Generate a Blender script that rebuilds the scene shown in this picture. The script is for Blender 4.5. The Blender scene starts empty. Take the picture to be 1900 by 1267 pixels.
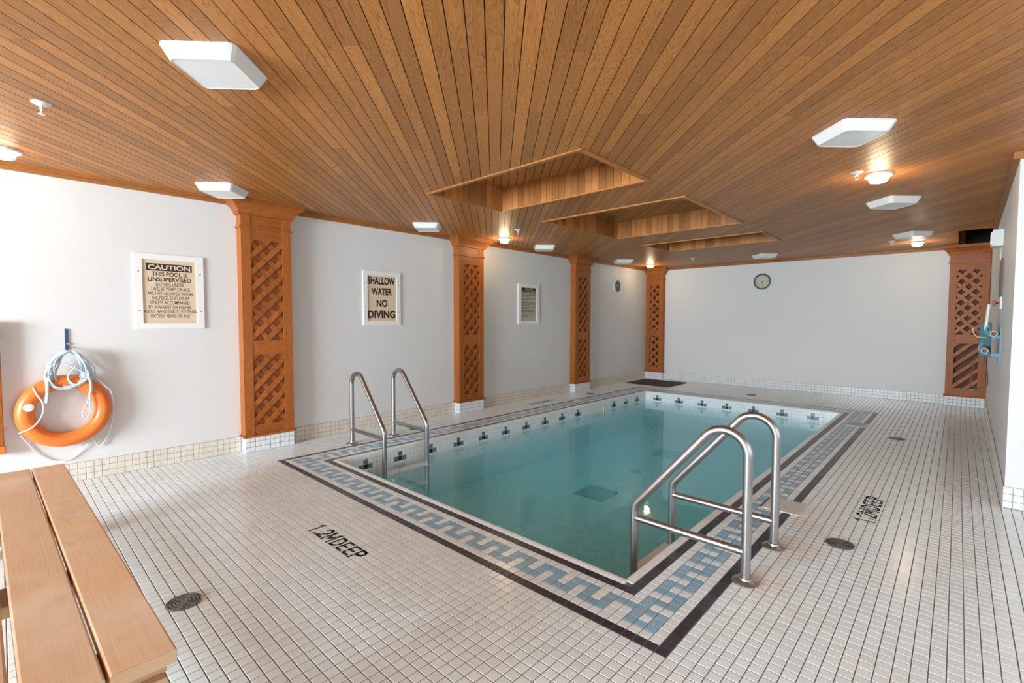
import bpy, bmesh, math, random
import numpy as np
from mathutils import Vector, Matrix
random.seed(7); rng = np.random.default_rng(7)
T = 0.0524                      # one floor tile in metres; layout below is written in tiles
sc = bpy.context.scene
COL = sc.collection

# ------------------------------------------------------------------ camera
CAM = (15.917, -34.812, 26.363)
yaw, pitch, roll = 0.75012491, -0.0451145648, 0.00193778567
fw = Vector((-math.sin(yaw)*math.cos(pitch), math.cos(yaw)*math.cos(pitch), math.sin(pitch)))
rt = fw.cross(Vector((0, 0, 1))).normalized(); up = rt.cross(fw)
r2 = rt*math.cos(roll)+up*math.sin(roll); u2 = -rt*math.sin(roll)+up*math.cos(roll)
cd = bpy.data.cameras.new('camera'); cam = bpy.data.objects.new('camera', cd); COL.objects.link(cam)
M = Matrix((r2, u2, -fw)).transposed().to_4x4(); M.translation = Vector(CAM)*T
cam.matrix_world = M
cd.sensor_width = 36; cd.lens = 888.74*36/1900; cd.clip_start = 0.02
sc.camera = cam
def project(p):
    d = Vector(p)-Vector(CAM); z = d.dot(fw)
    if z < 0.5: return None
    return (950+888.74*d.dot(r2)/z, 633.5-888.74*d.dot(u2)/z, z)
def visible(p, m=40):
    q = project(p)
    return q is not None and -m < q[0] < 1900+m and -m < q[1] < 1267+m

# ------------------------------------------------------------------ world, light, exposure
w = bpy.data.worlds.new('world'); sc.world = w; w.use_nodes = True
w.node_tree.nodes['Background'].inputs[0].default_value = (0.75, 0.86, 1, 1)
w.node_tree.nodes['Background'].inputs[1].default_value = 1.0
sc.view_settings.view_transform = 'Standard'; sc.view_settings.look = 'None'
sc.view_settings.exposure = 1.02; sc.view_settings.gamma = 1.0
sc.view_settings.use_curve_mapping = False
sc.cycles.volume_bounces = 4
def area(name, loc, rot, sx, sy, power, col):
    l = bpy.data.lights.new(name, 'AREA'); l.shape = 'RECTANGLE'; l.size = sx*T; l.size_y = sy*T
    l.energy = power; l.color = col
    o = bpy.data.objects.new(name, l); COL.objects.link(o)
    o.location = Vector(loc)*T; o.rotation_euler = rot
    return o
YB = -150.0; XA = 64.0            # wall behind the camera, far wall of the alcove
DAY = (0.79, 0.925, 1.0)
area('daylight_behind', (-38, YB+2.0, 27), (math.radians(90), 0, 0), 54, 34, 500, DAY)
area('daylight_behind_right', (26, YB+2.0, 27), (math.radians(90), 0, 0), 54, 34, 10, DAY)
area('daylight_alcove', (XA-2.0, -8, 27), (math.radians(90), 0, math.radians(90)), 90, 34, 1.5, DAY)

# ------------------------------------------------------------------ materials
def newmat(name):
    m = bpy.data.materials.new(name); m.use_nodes = True
    nt = m.node_tree; return m, nt, nt.nodes['Principled BSDF']
def N(nt, t, **k):
    n = nt.nodes.new(t)
    for a, b in k.items(): setattr(n, a, b)
    return n
def plain(name, col, rough=0.5, metal=0.0, bump=0.0, bscale=200.0, var=0.0, spec=0.5):
    m, nt, b = newmat(name)
    b.inputs['Base Color'].default_value = (*col, 1); b.inputs['Roughness'].default_value = rough
    b.inputs['Metallic'].default_value = metal; b.inputs['Specular IOR Level'].default_value = spec
    if bump or var:
        g = N(nt, 'ShaderNodeNewGeometry'); n = N(nt, 'ShaderNodeTexNoise'); n.inputs['Scale'].default_value = bscale
        n.inputs['Detail'].default_value = 4
        nt.links.new(g.outputs['Position'], n.inputs['Vector'])
        if bump:
            bp = N(nt, 'ShaderNodeBump'); bp.inputs['Strength'].default_value = bump; bp.inputs['Distance'].default_value = 0.002
            nt.links.new(n.outputs['Fac'], bp.inputs['Height']); nt.links.new(bp.outputs[0], b.inputs['Normal'])
        if var:
            mx = N(nt, 'ShaderNodeMix', data_type='RGBA')
            mx.inputs['A'].default_value = (*[c*(1-var) for c in col], 1); mx.inputs['B'].default_value = (*[min(1, c*(1+var)) for c in col], 1)
            nt.links.new(n.outputs['Fac'], mx.inputs['Factor']); nt.links.new(mx.outputs['Result'], b.inputs['Base Color'])
    return m
def wood(name, light, dark, rough=0.42, rand=0.25, ring=1.6, grain=1.0, wear=None):
    m, nt, b = newmat(name); L = nt.links.new
    uv = N(nt, 'ShaderNodeUVMap'); uv.uv_map = 'UVMap'
    mp = N(nt, 'ShaderNodeMapping'); mp.inputs['Scale'].default_value = (1.0, 9.0, 1.0); L(uv.outputs[0], mp.inputs['Vector'])
    n1 = N(nt, 'ShaderNodeTexNoise'); n1.inputs['Scale'].default_value = 1.3; n1.inputs['Detail'].default_value = 2
    L(mp.outputs[0], n1.inputs['Vector'])
    wv = N(nt, 'ShaderNodeMath', operation='MULTIPLY'); wv.inputs[1].default_value = 26*grain; L(n1.outputs['Fac'], wv.inputs[0])
    fr = N(nt, 'ShaderNodeMath', operation='FRACT'); L(wv.outputs[0], fr.inputs[0])
    rp = N(nt, 'ShaderNodeMath', operation='POWER'); rp.inputs[1].default_value = 3.0; L(fr.outputs[0], rp.inputs[0])
    mp2 = N(nt, 'ShaderNodeMapping'); mp2.inputs['Scale'].default_value = (3.0, 160.0, 1.0); L(uv.outputs[0], mp2.inputs['Vector'])
    n2 = N(nt, 'ShaderNodeTexNoise'); n2.inputs['Scale'].default_value = 1.0; n2.inputs['Detail'].default_value = 3
    L(mp2.outputs[0], n2.inputs['Vector'])
    ad = N(nt, 'ShaderNodeMath', operation='MULTIPLY_ADD'); ad.inputs[1].default_value = 0.32*ring; L(rp.outputs[0], ad.inputs[0])
    sb = N(nt, 'ShaderNodeMath', operation='MULTIPLY'); sb.inputs[1].default_value = 0.6; L(n2.outputs['Fac'], sb.inputs[0]); L(sb.outputs[0], ad.inputs[2])
    mp3 = N(nt, 'ShaderNodeMapping'); mp3.inputs['Scale'].default_value = (0.7, 2.0, 1.0); L(uv.outputs[0], mp3.inputs['Vector'])
    n3 = N(nt, 'ShaderNodeTexNoise'); n3.inputs['Scale'].default_value = 1.5; n3.inputs['Detail'].default_value = 2; L(mp3.outputs[0], n3.inputs['Vector'])
    ad2 = N(nt, 'ShaderNodeMath', operation='MULTIPLY_ADD'); ad2.inputs[1].default_value = 0.35; L(n3.outputs['Fac'], ad2.inputs[0]); L(ad.outputs[0], ad2.inputs[2])
    s3 = N(nt, 'ShaderNodeMath', operation='SUBTRACT'); s3.inputs[1].default_value = 0.22; s3.use_clamp = True; L(ad2.outputs[0], s3.inputs[0])
    mx = N(nt, 'ShaderNodeMix', data_type='RGBA'); mx.inputs['A'].default_value = (*light, 1); mx.inputs['B'].default_value = (*dark, 1)
    L(s3.outputs[0], mx.inputs['Factor'])
    oi = N(nt, 'ShaderNodeObjectInfo'); mr = N(nt, 'ShaderNodeMapRange'); mr.inputs['To Min'].default_value = 1-rand; mr.inputs['To Max'].default_value = 1+rand
    L(oi.outputs['Random'], mr.inputs['Value'])
    hs = N(nt, 'ShaderNodeHueSaturation'); L(mx.outputs['Result'], hs.inputs['Color']); L(mr.outputs[0], hs.inputs['Value'])
    outc = hs.outputs[0]
    if wear:
        for sc_, lo, hi, cw, am in ((2.2, .5, .68, wear, .6), (7.0, .60, .72, [c*.55 for c in wear], .35)):
            n5 = N(nt, 'ShaderNodeTexNoise'); n5.inputs['Scale'].default_value = sc_; n5.inputs['Detail'].default_value = 6; L(uv.outputs[0], n5.inputs['Vector'])
            r5 = N(nt, 'ShaderNodeMapRange'); r5.inputs['From Min'].default_value = lo; r5.inputs['From Max'].default_value = hi; r5.inputs['To Max'].default_value = am
            L(n5.outputs['Fac'], r5.inputs['Value']); m5 = N(nt, 'ShaderNodeMix', data_type='RGBA'); m5.inputs['B'].default_value = (*cw, 1)
            L(r5.outputs[0], m5.inputs['Factor']); L(outc, m5.inputs['A']); outc = m5.outputs['Result']
    L(outc, b.inputs['Base Color'])
    b.inputs['Roughness'].default_value = rough; b.inputs['Specular IOR Level'].default_value = 0.32
    bp = N(nt, 'ShaderNodeBump'); bp.inputs['Strength'].default_value = 0.25; bp.inputs['Distance'].default_value = 0.001
    L(ad.outputs[0], bp.inputs['Height']); L(bp.outputs[0], b.inputs['Normal'])
    return m
def tilemat(name, col, rough=0.3, var=0.06, stain=False):
    """glazed tile: a slightly different tone for every tile, found from its place on the grid"""
    m, nt, b = newmat(name); L = nt.links.new
    g = N(nt, 'ShaderNodeNewGeometry')
    mp = N(nt, 'ShaderNodeVectorMath', operation='MULTIPLY'); mp.inputs[1].default_value = (1/(T*1.0053), 1/(T*1.0037), 1/T)
    L(g.outputs['Position'], mp.inputs[0])
    ad = N(nt, 'ShaderNodeVectorMath', operation='ADD'); ad.inputs[1].default_value = (0, 0, 0.3); L(mp.outputs[0], ad.inputs[0])
    fl = N(nt, 'ShaderNodeVectorMath', operation='FLOOR'); L(ad.outputs[0], fl.inputs[0])
    wn = N(nt, 'ShaderNodeTexWhiteNoise', noise_dimensions='3D'); L(fl.outputs[0], wn.inputs['Vector'])
    mx = N(nt, 'ShaderNodeMix', data_type='RGBA')
    mx.inputs['A'].default_value = (*[c*(1-var) for c in col], 1); mx.inputs['B'].default_value = (*[min(1, c*(1+var)) for c in col], 1)
    L(wn.outputs['Value'], mx.inputs['Factor']); out = mx.outputs['Result']
    if stain:
        n = N(nt, 'ShaderNodeTexNoise'); n.inputs['Scale'].default_value = 1.6; n.inputs['Detail'].default_value = 4
        L(g.outputs['Position'], n.inputs['Vector'])
        r = N(nt, 'ShaderNodeMapRange'); r.inputs['From Min'].default_value = 0.42; r.inputs['From Max'].default_value = 0.8
        r.inputs['To Max'].default_value = 0.5; L(n.outputs['Fac'], r.inputs['Value'])
        m2 = N(nt, 'ShaderNodeMix', data_type='RGBA', blend_type='MULTIPLY'); m2.inputs['B'].default_value = (0.95, 0.85, 0.75, 1)
        L(r.outputs[0], m2.inputs['Factor']); L(out, m2.inputs['A']); out = m2.outputs['Result']
        # rust stains round the flanges of the near handrail
        for cx, cy, rad in ((2.2, 17.3, 3.4), (2.6, 27.0, 3.8), (1.6, 36.5, 2.2)):
            ds = N(nt, 'ShaderNodeVectorMath', operation='DISTANCE'); ds.inputs[1].default_value = (cx*T, cy*T, 0); L(g.outputs['Position'], ds.inputs[0])
            rr = N(nt, 'ShaderNodeMapRange'); rr.inputs['From Min'].default_value = rad*T; rr.inputs['From Max'].default_value = 0.3*T
            rr.inputs['To Max'].default_value = 0.4; L(ds.outputs['Value'], rr.inputs['Value'])
            m3 = N(nt, 'ShaderNodeMix', data_type='RGBA', blend_type='MULTIPLY'); m3.inputs['B'].default_value = (1.0, 0.55, 0.36, 1)
            L(rr.outputs[0], m3.inputs['Factor']); L(out, m3.inputs['A']); out = m3.outputs['Result']
    L(out, b.inputs['Base Color']); b.inputs['Roughness'].default_value = rough
    n4 = N(nt, 'ShaderNodeTexNoise'); n4.inputs['Scale'].default_value = 60; L(g.outputs['Position'], n4.inputs['Vector'])
    bp = N(nt, 'ShaderNodeBump'); bp.inputs['Strength'].default_value = 0.08; bp.inputs['Distance'].default_value = 0.002
    L(n4.outputs['Fac'], bp.inputs['Height']); L(bp.outputs[0], b.inputs['Normal'])
    return m
def emit(name, col, s):
    m = bpy.data.materials.new(name); m.use_nodes = True; nt = m.node_tree; nt.nodes.clear()
    e = N(nt, 'ShaderNodeEmission'); e.inputs[0].default_value = (*col, 1); e.inputs[1].default_value = s
    o = N(nt, 'ShaderNodeOutputMaterial'); nt.links.new(e.outputs[0], o.inputs[0]); return m

MAT = dict(
    wall=plain('white_plaster', (0.725, 0.72, 0.715), 0.55, bump=0.15, bscale=45, var=0.015),
    grout=plain('grey_grout', (0.17, 0.165, 0.16), 0.8), bgrout=plain('beige_grout', (0.34, 0.30, 0.26), 0.8), pgrout=plain('pale_pool_grout', (0.55, 0.66, 0.70), 0.8),
    shadeback=plain('shaded_backing', (0.15, 0.06, 0.022), 0.7), well=wood('well_cedar', (0.52, 0.215, 0.06), (0.24, 0.075, 0.018), 0.42, 0.34),
    tile=tilemat('white_floor_tile', (0.79, 0.875, 0.915), 0.19, 0.05, True),
    wtile=tilemat('white_wall_tile', (0.80, 0.83, 0.85), 0.2, 0.04),
    btile=tilemat('cream_base_tile', (0.72, 0.665, 0.58), 0.25, 0.05),
    black=tilemat('charcoal_tile', (0.045, 0.043, 0.058), 0.28, 0.15),
    blue=tilemat('grey_blue_tile', (0.27, 0.46, 0.60), 0.28, 0.10),
    cblue=tilemat('slate_blue_tile', (0.13, 0.19, 0.225), 0.2, 0.12),
    navy=tilemat('navy_tile', (0.012, 0.022, 0.045), 0.2, 0.1),
    pooltile=tilemat('pool_floor_tile', (0.80, 0.92, 1.0), 0.4, 0.08),
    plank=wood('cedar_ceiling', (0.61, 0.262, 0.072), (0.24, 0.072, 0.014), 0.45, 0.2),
    seam=plain('dark_groove', (0.13, 0.052, 0.02), 0.8),
    col=wood('varnished_cedar', (0.46, 0.138, 0.024), (0.17, 0.038, 0.006), 0.42, 0.12),
    trimw=wood('dark_cedar_trim', (0.42, 0.165, 0.045), (0.22, 0.07, 0.016), 0.4, 0.1),
    bench=wood('worn_pine', (0.70, 0.48, 0.30), (0.44, 0.22, 0.09), 0.5, 0.06, ring=0.35, grain=0.5, wear=(0.74, 0.62, 0.49)),
    steel=plain('brushed_steel', (0.43, 0.42, 0.42), 0.34, 1.0),
    iron=plain('dull_drain_metal', (0.20, 0.19, 0.18), 0.4, 0.6),
    hole=plain('drain_shadow', (0.01, 0.01, 0.01), 0.9),
    white=plain('white_enamel', (0.76, 0.765, 0.75), 0.3),
    acrylic=plain('opal_acrylic', (0.88, 0.89, 0.89), 0.35),
    frame=plain('white_painted_frame', (0.84, 0.835, 0.82), 0.4),
    cream=plain('cream_sign_card', (0.71, 0.57, 0.41), 0.45),
    cream2=plain('beige_sign_card', (0.50, 0.44, 0.37), 0.45),
    print=plain('dark_brown_print', (0.022, 0.012, 0.009), 0.5),
    orange=plain('orange_plastic', (0.82, 0.195, 0.03), 0.36, bump=0.03, bscale=60),
    rope=plain('pale_blue_rope', (0.55, 0.68, 0.73), 0.8, bump=0.6, bscale=500, var=0.25),
    cord=plain('white_cord', (0.85, 0.84, 0.82), 0.7),
    hookblue=plain('dark_blue_strap', (0.03, 0.07, 0.18), 0.5),
    mat=plain('brown_rubber_mat', (0.055, 0.043, 0.038), 0.8, bump=0.5, bscale=120),
    step=plain('white_plastic_tread', (0.80, 0.80, 0.76), 0.4),
    grey=plain('grey_print', (0.16, 0.14, 0.12), 0.5),
    green=plain('green_clock_rim', (0.07, 0.115, 0.085), 0.4),
    dial=plain('cream_dial', (0.55, 0.52, 0.40), 0.5),
    darkdial=plain('dark_dial', (0.05, 0.06, 0.07), 0.3),
    dark=plain('black_vent', (0.008, 0.007, 0.007), 0.9),
    red=plain('red_plastic', (0.35, 0.02, 0.02), 0.4),
    azure=plain('blue_bracket', (0.12, 0.32, 0.50), 0.45),
    teal=plain('teal_cover', (0.02, 0.13, 0.14), 0.5),
    tube=plain('beige_tube', (0.62, 0.52, 0.38), 0.45),
    brownp=plain('brown_notice', (0.16, 0.09, 0.06), 0.5),
    gold=emit('amber_indicator', (1.0, 0.62, 0.2), 2.5),
    lamp=emit('warm_lamp_glass', (1.0, 0.88, 0.66), 7.0),
    pane=emit('bright_window', (0.9, 0.95, 1.0), 1.5),
)
# mosaic skimmer lid: broken white stones
m, nt, b = newmat('broken_stone_lid'); MAT['mosaic'] = m
g = N(nt, 'ShaderNodeNewGeometry'); v = N(nt, 'ShaderNodeTexVoronoi', feature='DISTANCE_TO_EDGE'); v.inputs['Scale'].default_value = 55
nt.links.new(g.outputs['Position'], v.inputs['Vector'])
rp = N(nt, 'ShaderNodeValToRGB'); rp.color_ramp.elements[0].color = (0.42, 0.42, 0.42, 1); rp.color_ramp.elements[1].position = 0.12; rp.color_ramp.elements[1].color = (0.76, 0.78, 0.78, 1)
nt.links.new(v.outputs['Distance'], rp.inputs[0]); nt.links.new(rp.outputs[0], b.inputs['Base Color']); b.inputs['Roughness'].default_value = 0.6
# pool water: clear surface with Fresnel gloss, teal absorbing body
m = bpy.data.materials.new('pool_water'); m.use_nodes = True; nt = m.node_tree; nt.nodes.clear(); L = nt.links.new
out = N(nt, 'ShaderNodeOutputMaterial'); tr = N(nt, 'ShaderNodeBsdfTransparent'); gl = N(nt, 'ShaderNodeBsdfGlossy'); gl.inputs['Roughness'].default_value = 0.03
mx = N(nt, 'ShaderNodeMixShader'); fr = N(nt, 'ShaderNodeFresnel'); fr.inputs['IOR'].default_value = 1.36
geo = N(nt, 'ShaderNodeNewGeometry'); nb = N(nt, 'ShaderNodeMath', operation='SUBTRACT'); nb.inputs[0].default_value = 1; L(geo.outputs['Backfacing'], nb.inputs[1])
mu = N(nt, 'ShaderNodeMath', operation='MULTIPLY'); L(fr.outputs[0], mu.inputs[0]); L(nb.outputs[0], mu.inputs[1])
no = N(nt, 'ShaderNodeTexNoise'); no.inputs['Scale'].default_value = 5.0; no.inputs['Detail'].default_value = 3; L(geo.outputs['Position'], no.inputs['Vector'])
bp = N(nt, 'ShaderNodeBump'); bp.inputs['Strength'].default_value = 0.07; bp.inputs['Distance'].default_value = 0.01; L(no.outputs['Fac'], bp.inputs['Height'])
L(bp.outputs[0], gl.inputs['Normal']); L(bp.outputs[0], fr.inputs['Normal'])
L(mu.outputs[0], mx.inputs[0]); L(tr.outputs[0], mx.inputs[1]); L(gl.outputs[0], mx.inputs[2]); L(mx.outputs[0], out.inputs['Surface'])
va = N(nt, 'ShaderNodeVolumeAbsorption'); va.inputs['Color'].default_value = (0.0, 0.88, 1.0, 1); va.inputs['Density'].default_value = 0.65
L(va.outputs[0], out.inputs['Volume']); vs_ = N(nt, 'ShaderNodeVolumeScatter'); vs_.inputs['Color'].default_value = (0.30, 0.90, 1.0, 1); vs_.inputs['Density'].default_value = 0.50
av = N(nt, 'ShaderNodeAddShader'); L(va.outputs[0], av.inputs[0]); L(vs_.outputs[0], av.inputs[1]); L(av.outputs[0], out.inputs['Volume'])
MAT['water'] = m

# ------------------------------------------------------------------ helpers
ORG = {}
def tag(o, label=None, cat=None, group=None, kind=None):
    if label: o['label'] = label
    if cat: o['category'] = cat
    if group: o['group'] = group
    if kind: o['kind'] = kind
    return o
def thing(name, org, label=None, cat=None, group=None, kind=None, parent=None):
    o = bpy.data.objects.new(name, None); COL.objects.link(o); o.empty_display_size = 0.05
    o.location = Vector(org)*T; ORG[o.name] = Vector(org)
    return tag(o, label, cat, group, kind)
class MB:
    def __init__(s): s.v = []; s.f = []; s.uv = None; s.smooth = False
    def add(s, vs, fs):
        b = len(s.v); s.v += [tuple(x) for x in vs]; s.f += [tuple(i+b for i in f) for f in fs]; return s
    def box(s, a, b, bev=0.0):
        x0, y0, z0 = [min(p, q) for p, q in zip(a, b)]; x1, y1, z1 = [max(p, q) for p, q in zip(a, b)]
        if bev <= 0:
            return s.add([(x0, y0, z0), (x1, y0, z0), (x1, y1, z0), (x0, y1, z0), (x0, y0, z1), (x1, y0, z1), (x1, y1, z1), (x0, y1, z1)],
                         [(0, 3, 2, 1), (4, 5, 6, 7), (0, 1, 5, 4), (1, 2, 6, 5), (2, 3, 7, 6), (3, 0, 4, 7)])
        bm = bmesh.new(); bmesh.ops.create_cube(bm, size=1)
        for v in bm.verts: v.co = Vector(((x0+x1)/2+v.co.x*(x1-x0), (y0+y1)/2+v.co.y*(y1-y0), (z0+z1)/2+v.co.z*(z1-z0)))
        bmesh.ops.bevel(bm, geom=bm.edges[:], offset=bev, segments=2, affect='EDGES', profile=0.6)
        bm.verts.index_update(); s.add([v.co[:] for v in bm.verts], [[v.index for v in f.verts] for f in bm.faces]); bm.free(); return s
    def prism(s, poly, w0, w1, fn=lambda u, v, w: (u, v, w)):
        n = len(poly); vs = [fn(u, v, w0) for u, v in poly]+[fn(u, v, w1) for u, v in poly]
        fs = [tuple(range(n-1, -1, -1)), tuple(range(n, 2*n))]+[(i, (i+1) % n, n+(i+1) % n, n+i) for i in range(n)]
        return s.add(vs, fs)
    def lathe(s, prof, c, axis='z', n=32, cap=True):
        """prof: (radius, height) pairs"""
        vs = []; fs = []
        for r, h in prof:
            for k in range(n):
                a = 2*math.pi*k/n; p = (r*math.cos(a), r*math.sin(a), h)
                if axis == 'x': p = (p[2], p[0], p[1])
                if axis == 'y': p = (p[0], p[2], p[1])
                vs.append((c[0]+p[0], c[1]+p[1], c[2]+p[2]))
        for i in range(len(prof)-1):
            for k in range(n):
                fs.append((i*n+k, i*n+(k+1) % n, (i+1)*n+(k+1) % n, (i+1)*n+k))
        if cap and prof[0][0] > 1e-6: fs.append(tuple(range(n-1, -1, -1)))
        if cap and prof[-1][0] > 1e-6: fs.append(tuple((len(prof)-1)*n+k for k in range(n)))
        s.smooth = True; return s.add(vs, fs)
    def tube(s, pts, r, n=12, closed=False, rfun=None):
        pts = [Vector(p) for p in pts]; m = len(pts); vs = []; fs = []
        prev = None
        for i, p in enumerate(pts):
            a = pts[(i-1) % m] if (closed or i > 0) else pts[i]
            c = pts[(i+1) % m] if (closed or i < m-1) else pts[i]
            t = (c-a).normalized()
            if prev is None:
                h = Vector((0, 0, 1)) if abs(t.z) < 0.9 else Vector((1, 0, 0)); nn = (h-t*h.dot(t)).normalized()
            else:
                nn = (prev-t*prev.dot(t)).normalized()
            prev = nn; bb = t.cross(nn); rr = rfun(i/(m-1)) if rfun else r
            for k in range(n):
                an = 2*math.pi*k/n; vs.append(p+(nn*math.cos(an)+bb*math.sin(an))*rr)
        for i in range(m-1 if not closed else m):
            for k in range(n):
                j = (i+1) % m
                fs.append((i*n+k, i*n+(k+1) % n, j*n+(k+1) % n, j*n+k))
        if not closed:
            fs += [tuple(range(n-1, -1, -1)), tuple((m-1)*n+k for k in range(n))]
        s.smooth = True; return s.add(vs, fs)
    def build(s, name, mat, parent=None, grain=None, org=None, smooth=None, label=None, kind=None, uvfn=None):
        pts = np.array(s.v, float)
        if parent is not None: o3 = np.array(ORG[parent.name])
        elif org is not None: o3 = np.array(org, float)
        else: o3 = np.zeros(3)
        me = bpy.data.meshes.new(name); me.from_pydata(((pts-o3)*T).tolist(), [], s.f); me.materials.append(MAT[mat])
        if grain is None:
            d = pts.max(0)-pts.min(0); grain = [0, 0, 0]; grain[int(np.argmax(d))] = 1
        uvl = me.uv_layers.new(name='UVMap')
        ru, rv = random.uniform(0, 50), random.uniform(0, 50)
        li = np.empty(len(me.loops), np.int32); me.loops.foreach_get('vertex_index', li)
        P = pts[li]*T
        if uvfn: uv = np.array([uvfn(*p) for p in pts[li]])*T + (ru, rv)
        else:
            g = np.array(grain, float); g /= np.linalg.norm(g)
            u = P@g; rest = P-np.outer(u, g); uv = np.stack([u+ru, rest@np.array([1, 1, 0.97])+rv], 1)
        uvl.data.foreach_set('uv', uv.astype(np.float32).ravel())
        if (s.smooth if smooth is None else smooth):
            me.polygons.foreach_set('use_smooth', [True]*len(me.polygons)); me.update()
            try: me.set_sharp_from_angle(angle=math.radians(40))
            except Exception: pass
        o = bpy.data.objects.new(name, me); COL.objects.link(o)
        if parent is not None: o.parent = parent; ORG[o.name] = ORG[parent.name]
        else: o.location = Vector(o3)*T; ORG[o.name] = Vector(o3)
        if label: o['label'] = label
        if kind: o['kind'] = kind
        return o
def copy_tree(o, loc, rotz=0, label=None, group=None):
    c = o.copy(); COL.objects.link(c); c.location = Vector(loc)*T; c.rotation_euler = (0, 0, rotz); ORG[c.name] = Vector(loc)
    if label: c['label'] = label
    if group: c['group'] = group
    kids = [k for k in list(o.children)]
    for k in kids:
        d = k.copy(); COL.objects.link(d); d.parent = c
        for g in list(k.children):
            e = g.copy(); COL.objects.link(e); e.parent = d
    return c
def circle(cu, cv, r, n=32): return [(cu+r*math.cos(2*math.pi*k/n), cv+r*math.sin(2*math.pi*k/n)) for k in range(n)]
def text(body, O, U, V, W, H, mat, parent, name='lettering', bold=0.0, gaps=(), label=None):
    """lettering fitted in a W x H rectangle whose lower left corner is O"""
    cu = bpy.data.curves.new('t', 'FONT'); cu.body = body; cu.size = 1.0; cu.offset = bold; cu.resolution_u = 4
    ob = bpy.data.objects.new('t', cu); COL.objects.link(ob)
    dg = bpy.context.evaluated_depsgraph_get(); me = bpy.data.meshes.new_from_object(ob.evaluated_get(dg))
    bpy.data.objects.remove(ob); bpy.data.curves.remove(cu)
    bm = bmesh.new(); bm.from_mesh(me); bpy.data.meshes.remove(me)
    xs = [v.co.x for v in bm.verts]; ys = [v.co.y for v in bm.verts]; x0, x1, y0, y1 = min(xs), max(xs), min(ys), max(ys)
    for v in bm.verts: v.co = Vector(((v.co.x-x0)/(x1-x0), (v.co.y-y0)/(y1-y0), 0))
    for a, b_ in gaps:
        for c in (a, b_):
            bmesh.ops.bisect_plane(bm, geom=bm.verts[:]+bm.edges[:]+bm.faces[:], plane_co=(0, c, 0), plane_no=(0, 1, 0))
        kill = [f for f in bm.faces if a < f.calc_center_median().y < b_]
        bmesh.ops.delete(bm, geom=kill, context='FACES')
    O, U, V = Vector(O), Vector(U), Vector(V); bm.verts.index_update()
    mb = MB(); mb.add([O+U*(v.co.x*W)+V*(v.co.y*H) for v in bm.verts], [[v.index for v in f.verts] for f in bm.faces]); bm.free()
    return mb.build(name, mat, parent, label=label)
def pieces(parent, name, items, mat, nmax=300):
    """items: (shape key, verts relative to position, faces, position). The largest in view become objects, the rest one 'stuff' part."""
    def key(it):
        q = project(it[3])
        if q is None or not visible(it[3], 20): return 1e9
        return q[2]
    order = sorted(range(len(items)), key=lambda i: key(items[i])); cache = {}
    po = np.array(ORG[parent.name]); rest = []
    for n_, i in enumerate(order):
        k, vs, fs, pos = items[i]
        if n_ < nmax and key(items[i]) < 1e8:
            if k not in cache:
                me = bpy.data.meshes.new(name); me.from_pydata((np.array(vs)*T).tolist(), [], fs); me.materials.append(MAT[mat]); cache[k] = me
            o = bpy.data.objects.new(name, cache[k]); COL.objects.link(o); o.parent = parent; o.location = Vector((np.array(pos)-po)*T)
        else: rest.append(i)
    if rest:
        V = []; F = []; b0 = 0
        for i in rest:
            k, vs, fs, pos = items[i]; V.append(np.array(vs)+np.array(pos)-po); F += [tuple(j+b0 for j in f) for f in fs]; b0 += len(vs)
        me = bpy.data.meshes.new(name); me.from_pydata((np.concatenate(V)*T).tolist(), [], F); me.materials.append(MAT[mat])
        o = bpy.data.objects.new(name, me); COL.objects.link(o); o.parent = parent; o['kind'] = 'stuff'
def tshape(w, h, t=0.09, c=0.035):
    """a flat tile lying in u,v with its face at w=0: returns verts (u,v,w), faces"""
    a, b_ = w/2, h/2
    vs = [(-a, -b_, -t), (a, -b_, -t), (a, b_, -t), (-a, b_, -t), (-a+c, -b_+c, 0), (a-c, -b_+c, 0), (a-c, b_-c, 0), (-a+c, b_-c, 0), (-a, -b_, -c), (a, -b_, -c), (a, b_, -c), (-a, b_, -c)]
    fs = [(4, 5, 6, 7)]+[(8+i, 8+(i+1) % 4, 4+(i+1) % 4, 4+i) for i in range(4)]+[(i, (i+1) % 4, 8+(i+1) % 4, 8+i) for i in range(4)]
    return vs, fs
def titem(w, h, pos, U=(1, 0, 0), V=(0, 1, 0), t=0.09):
    vs, fs = tshape(w, h, t); U, V = Vector(U), Vector(V); Nn = U.cross(V)
    return ((round(w, 3), round(h, 3), tuple(U), tuple(V)), [tuple(U*a+V*b_+Nn*c) for a, b_, c in vs], fs, tuple(pos))

# ------------------------------------------------------------------ room sizes
GX, GY = 1.0053, 1.0037
XL = -88.4; YF = 168.9; ZC = 49.4; YC = 61.5; XR = 21.4
def xr(y): return XR+(y-YC)*0.0102
PX0, PX1, PY0, PY1 = -68.4, -8.1, 8.1, 128.6
ZW = -3.22; ZP = -12.6
# ------------------------------------------------------------------ walls
def wallobj(name, mb): return tag(mb.build(name, 'wall', org=(0, 0, 0)), kind='structure')
wallobj('wall_left', MB().box((XL-2, YB-2, -0.5), (XL, YF+2, 58)))
wallobj('wall_back', MB().box((XL, YF, -0.5), (26, YF+2, 58)))
q = MB(); q.prism([(XR, YC), (XR+3.2, YC+1.2), (xr(YF)+3.2, YF), (xr(YF), YF)], -0.5, 58)
q.prism([(XR, YC), (XA+2, YC), (XA+2, YC+1.2), (XR+1, YC+1.2)], -0.5, 58); wallobj('wall_right', q)
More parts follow.
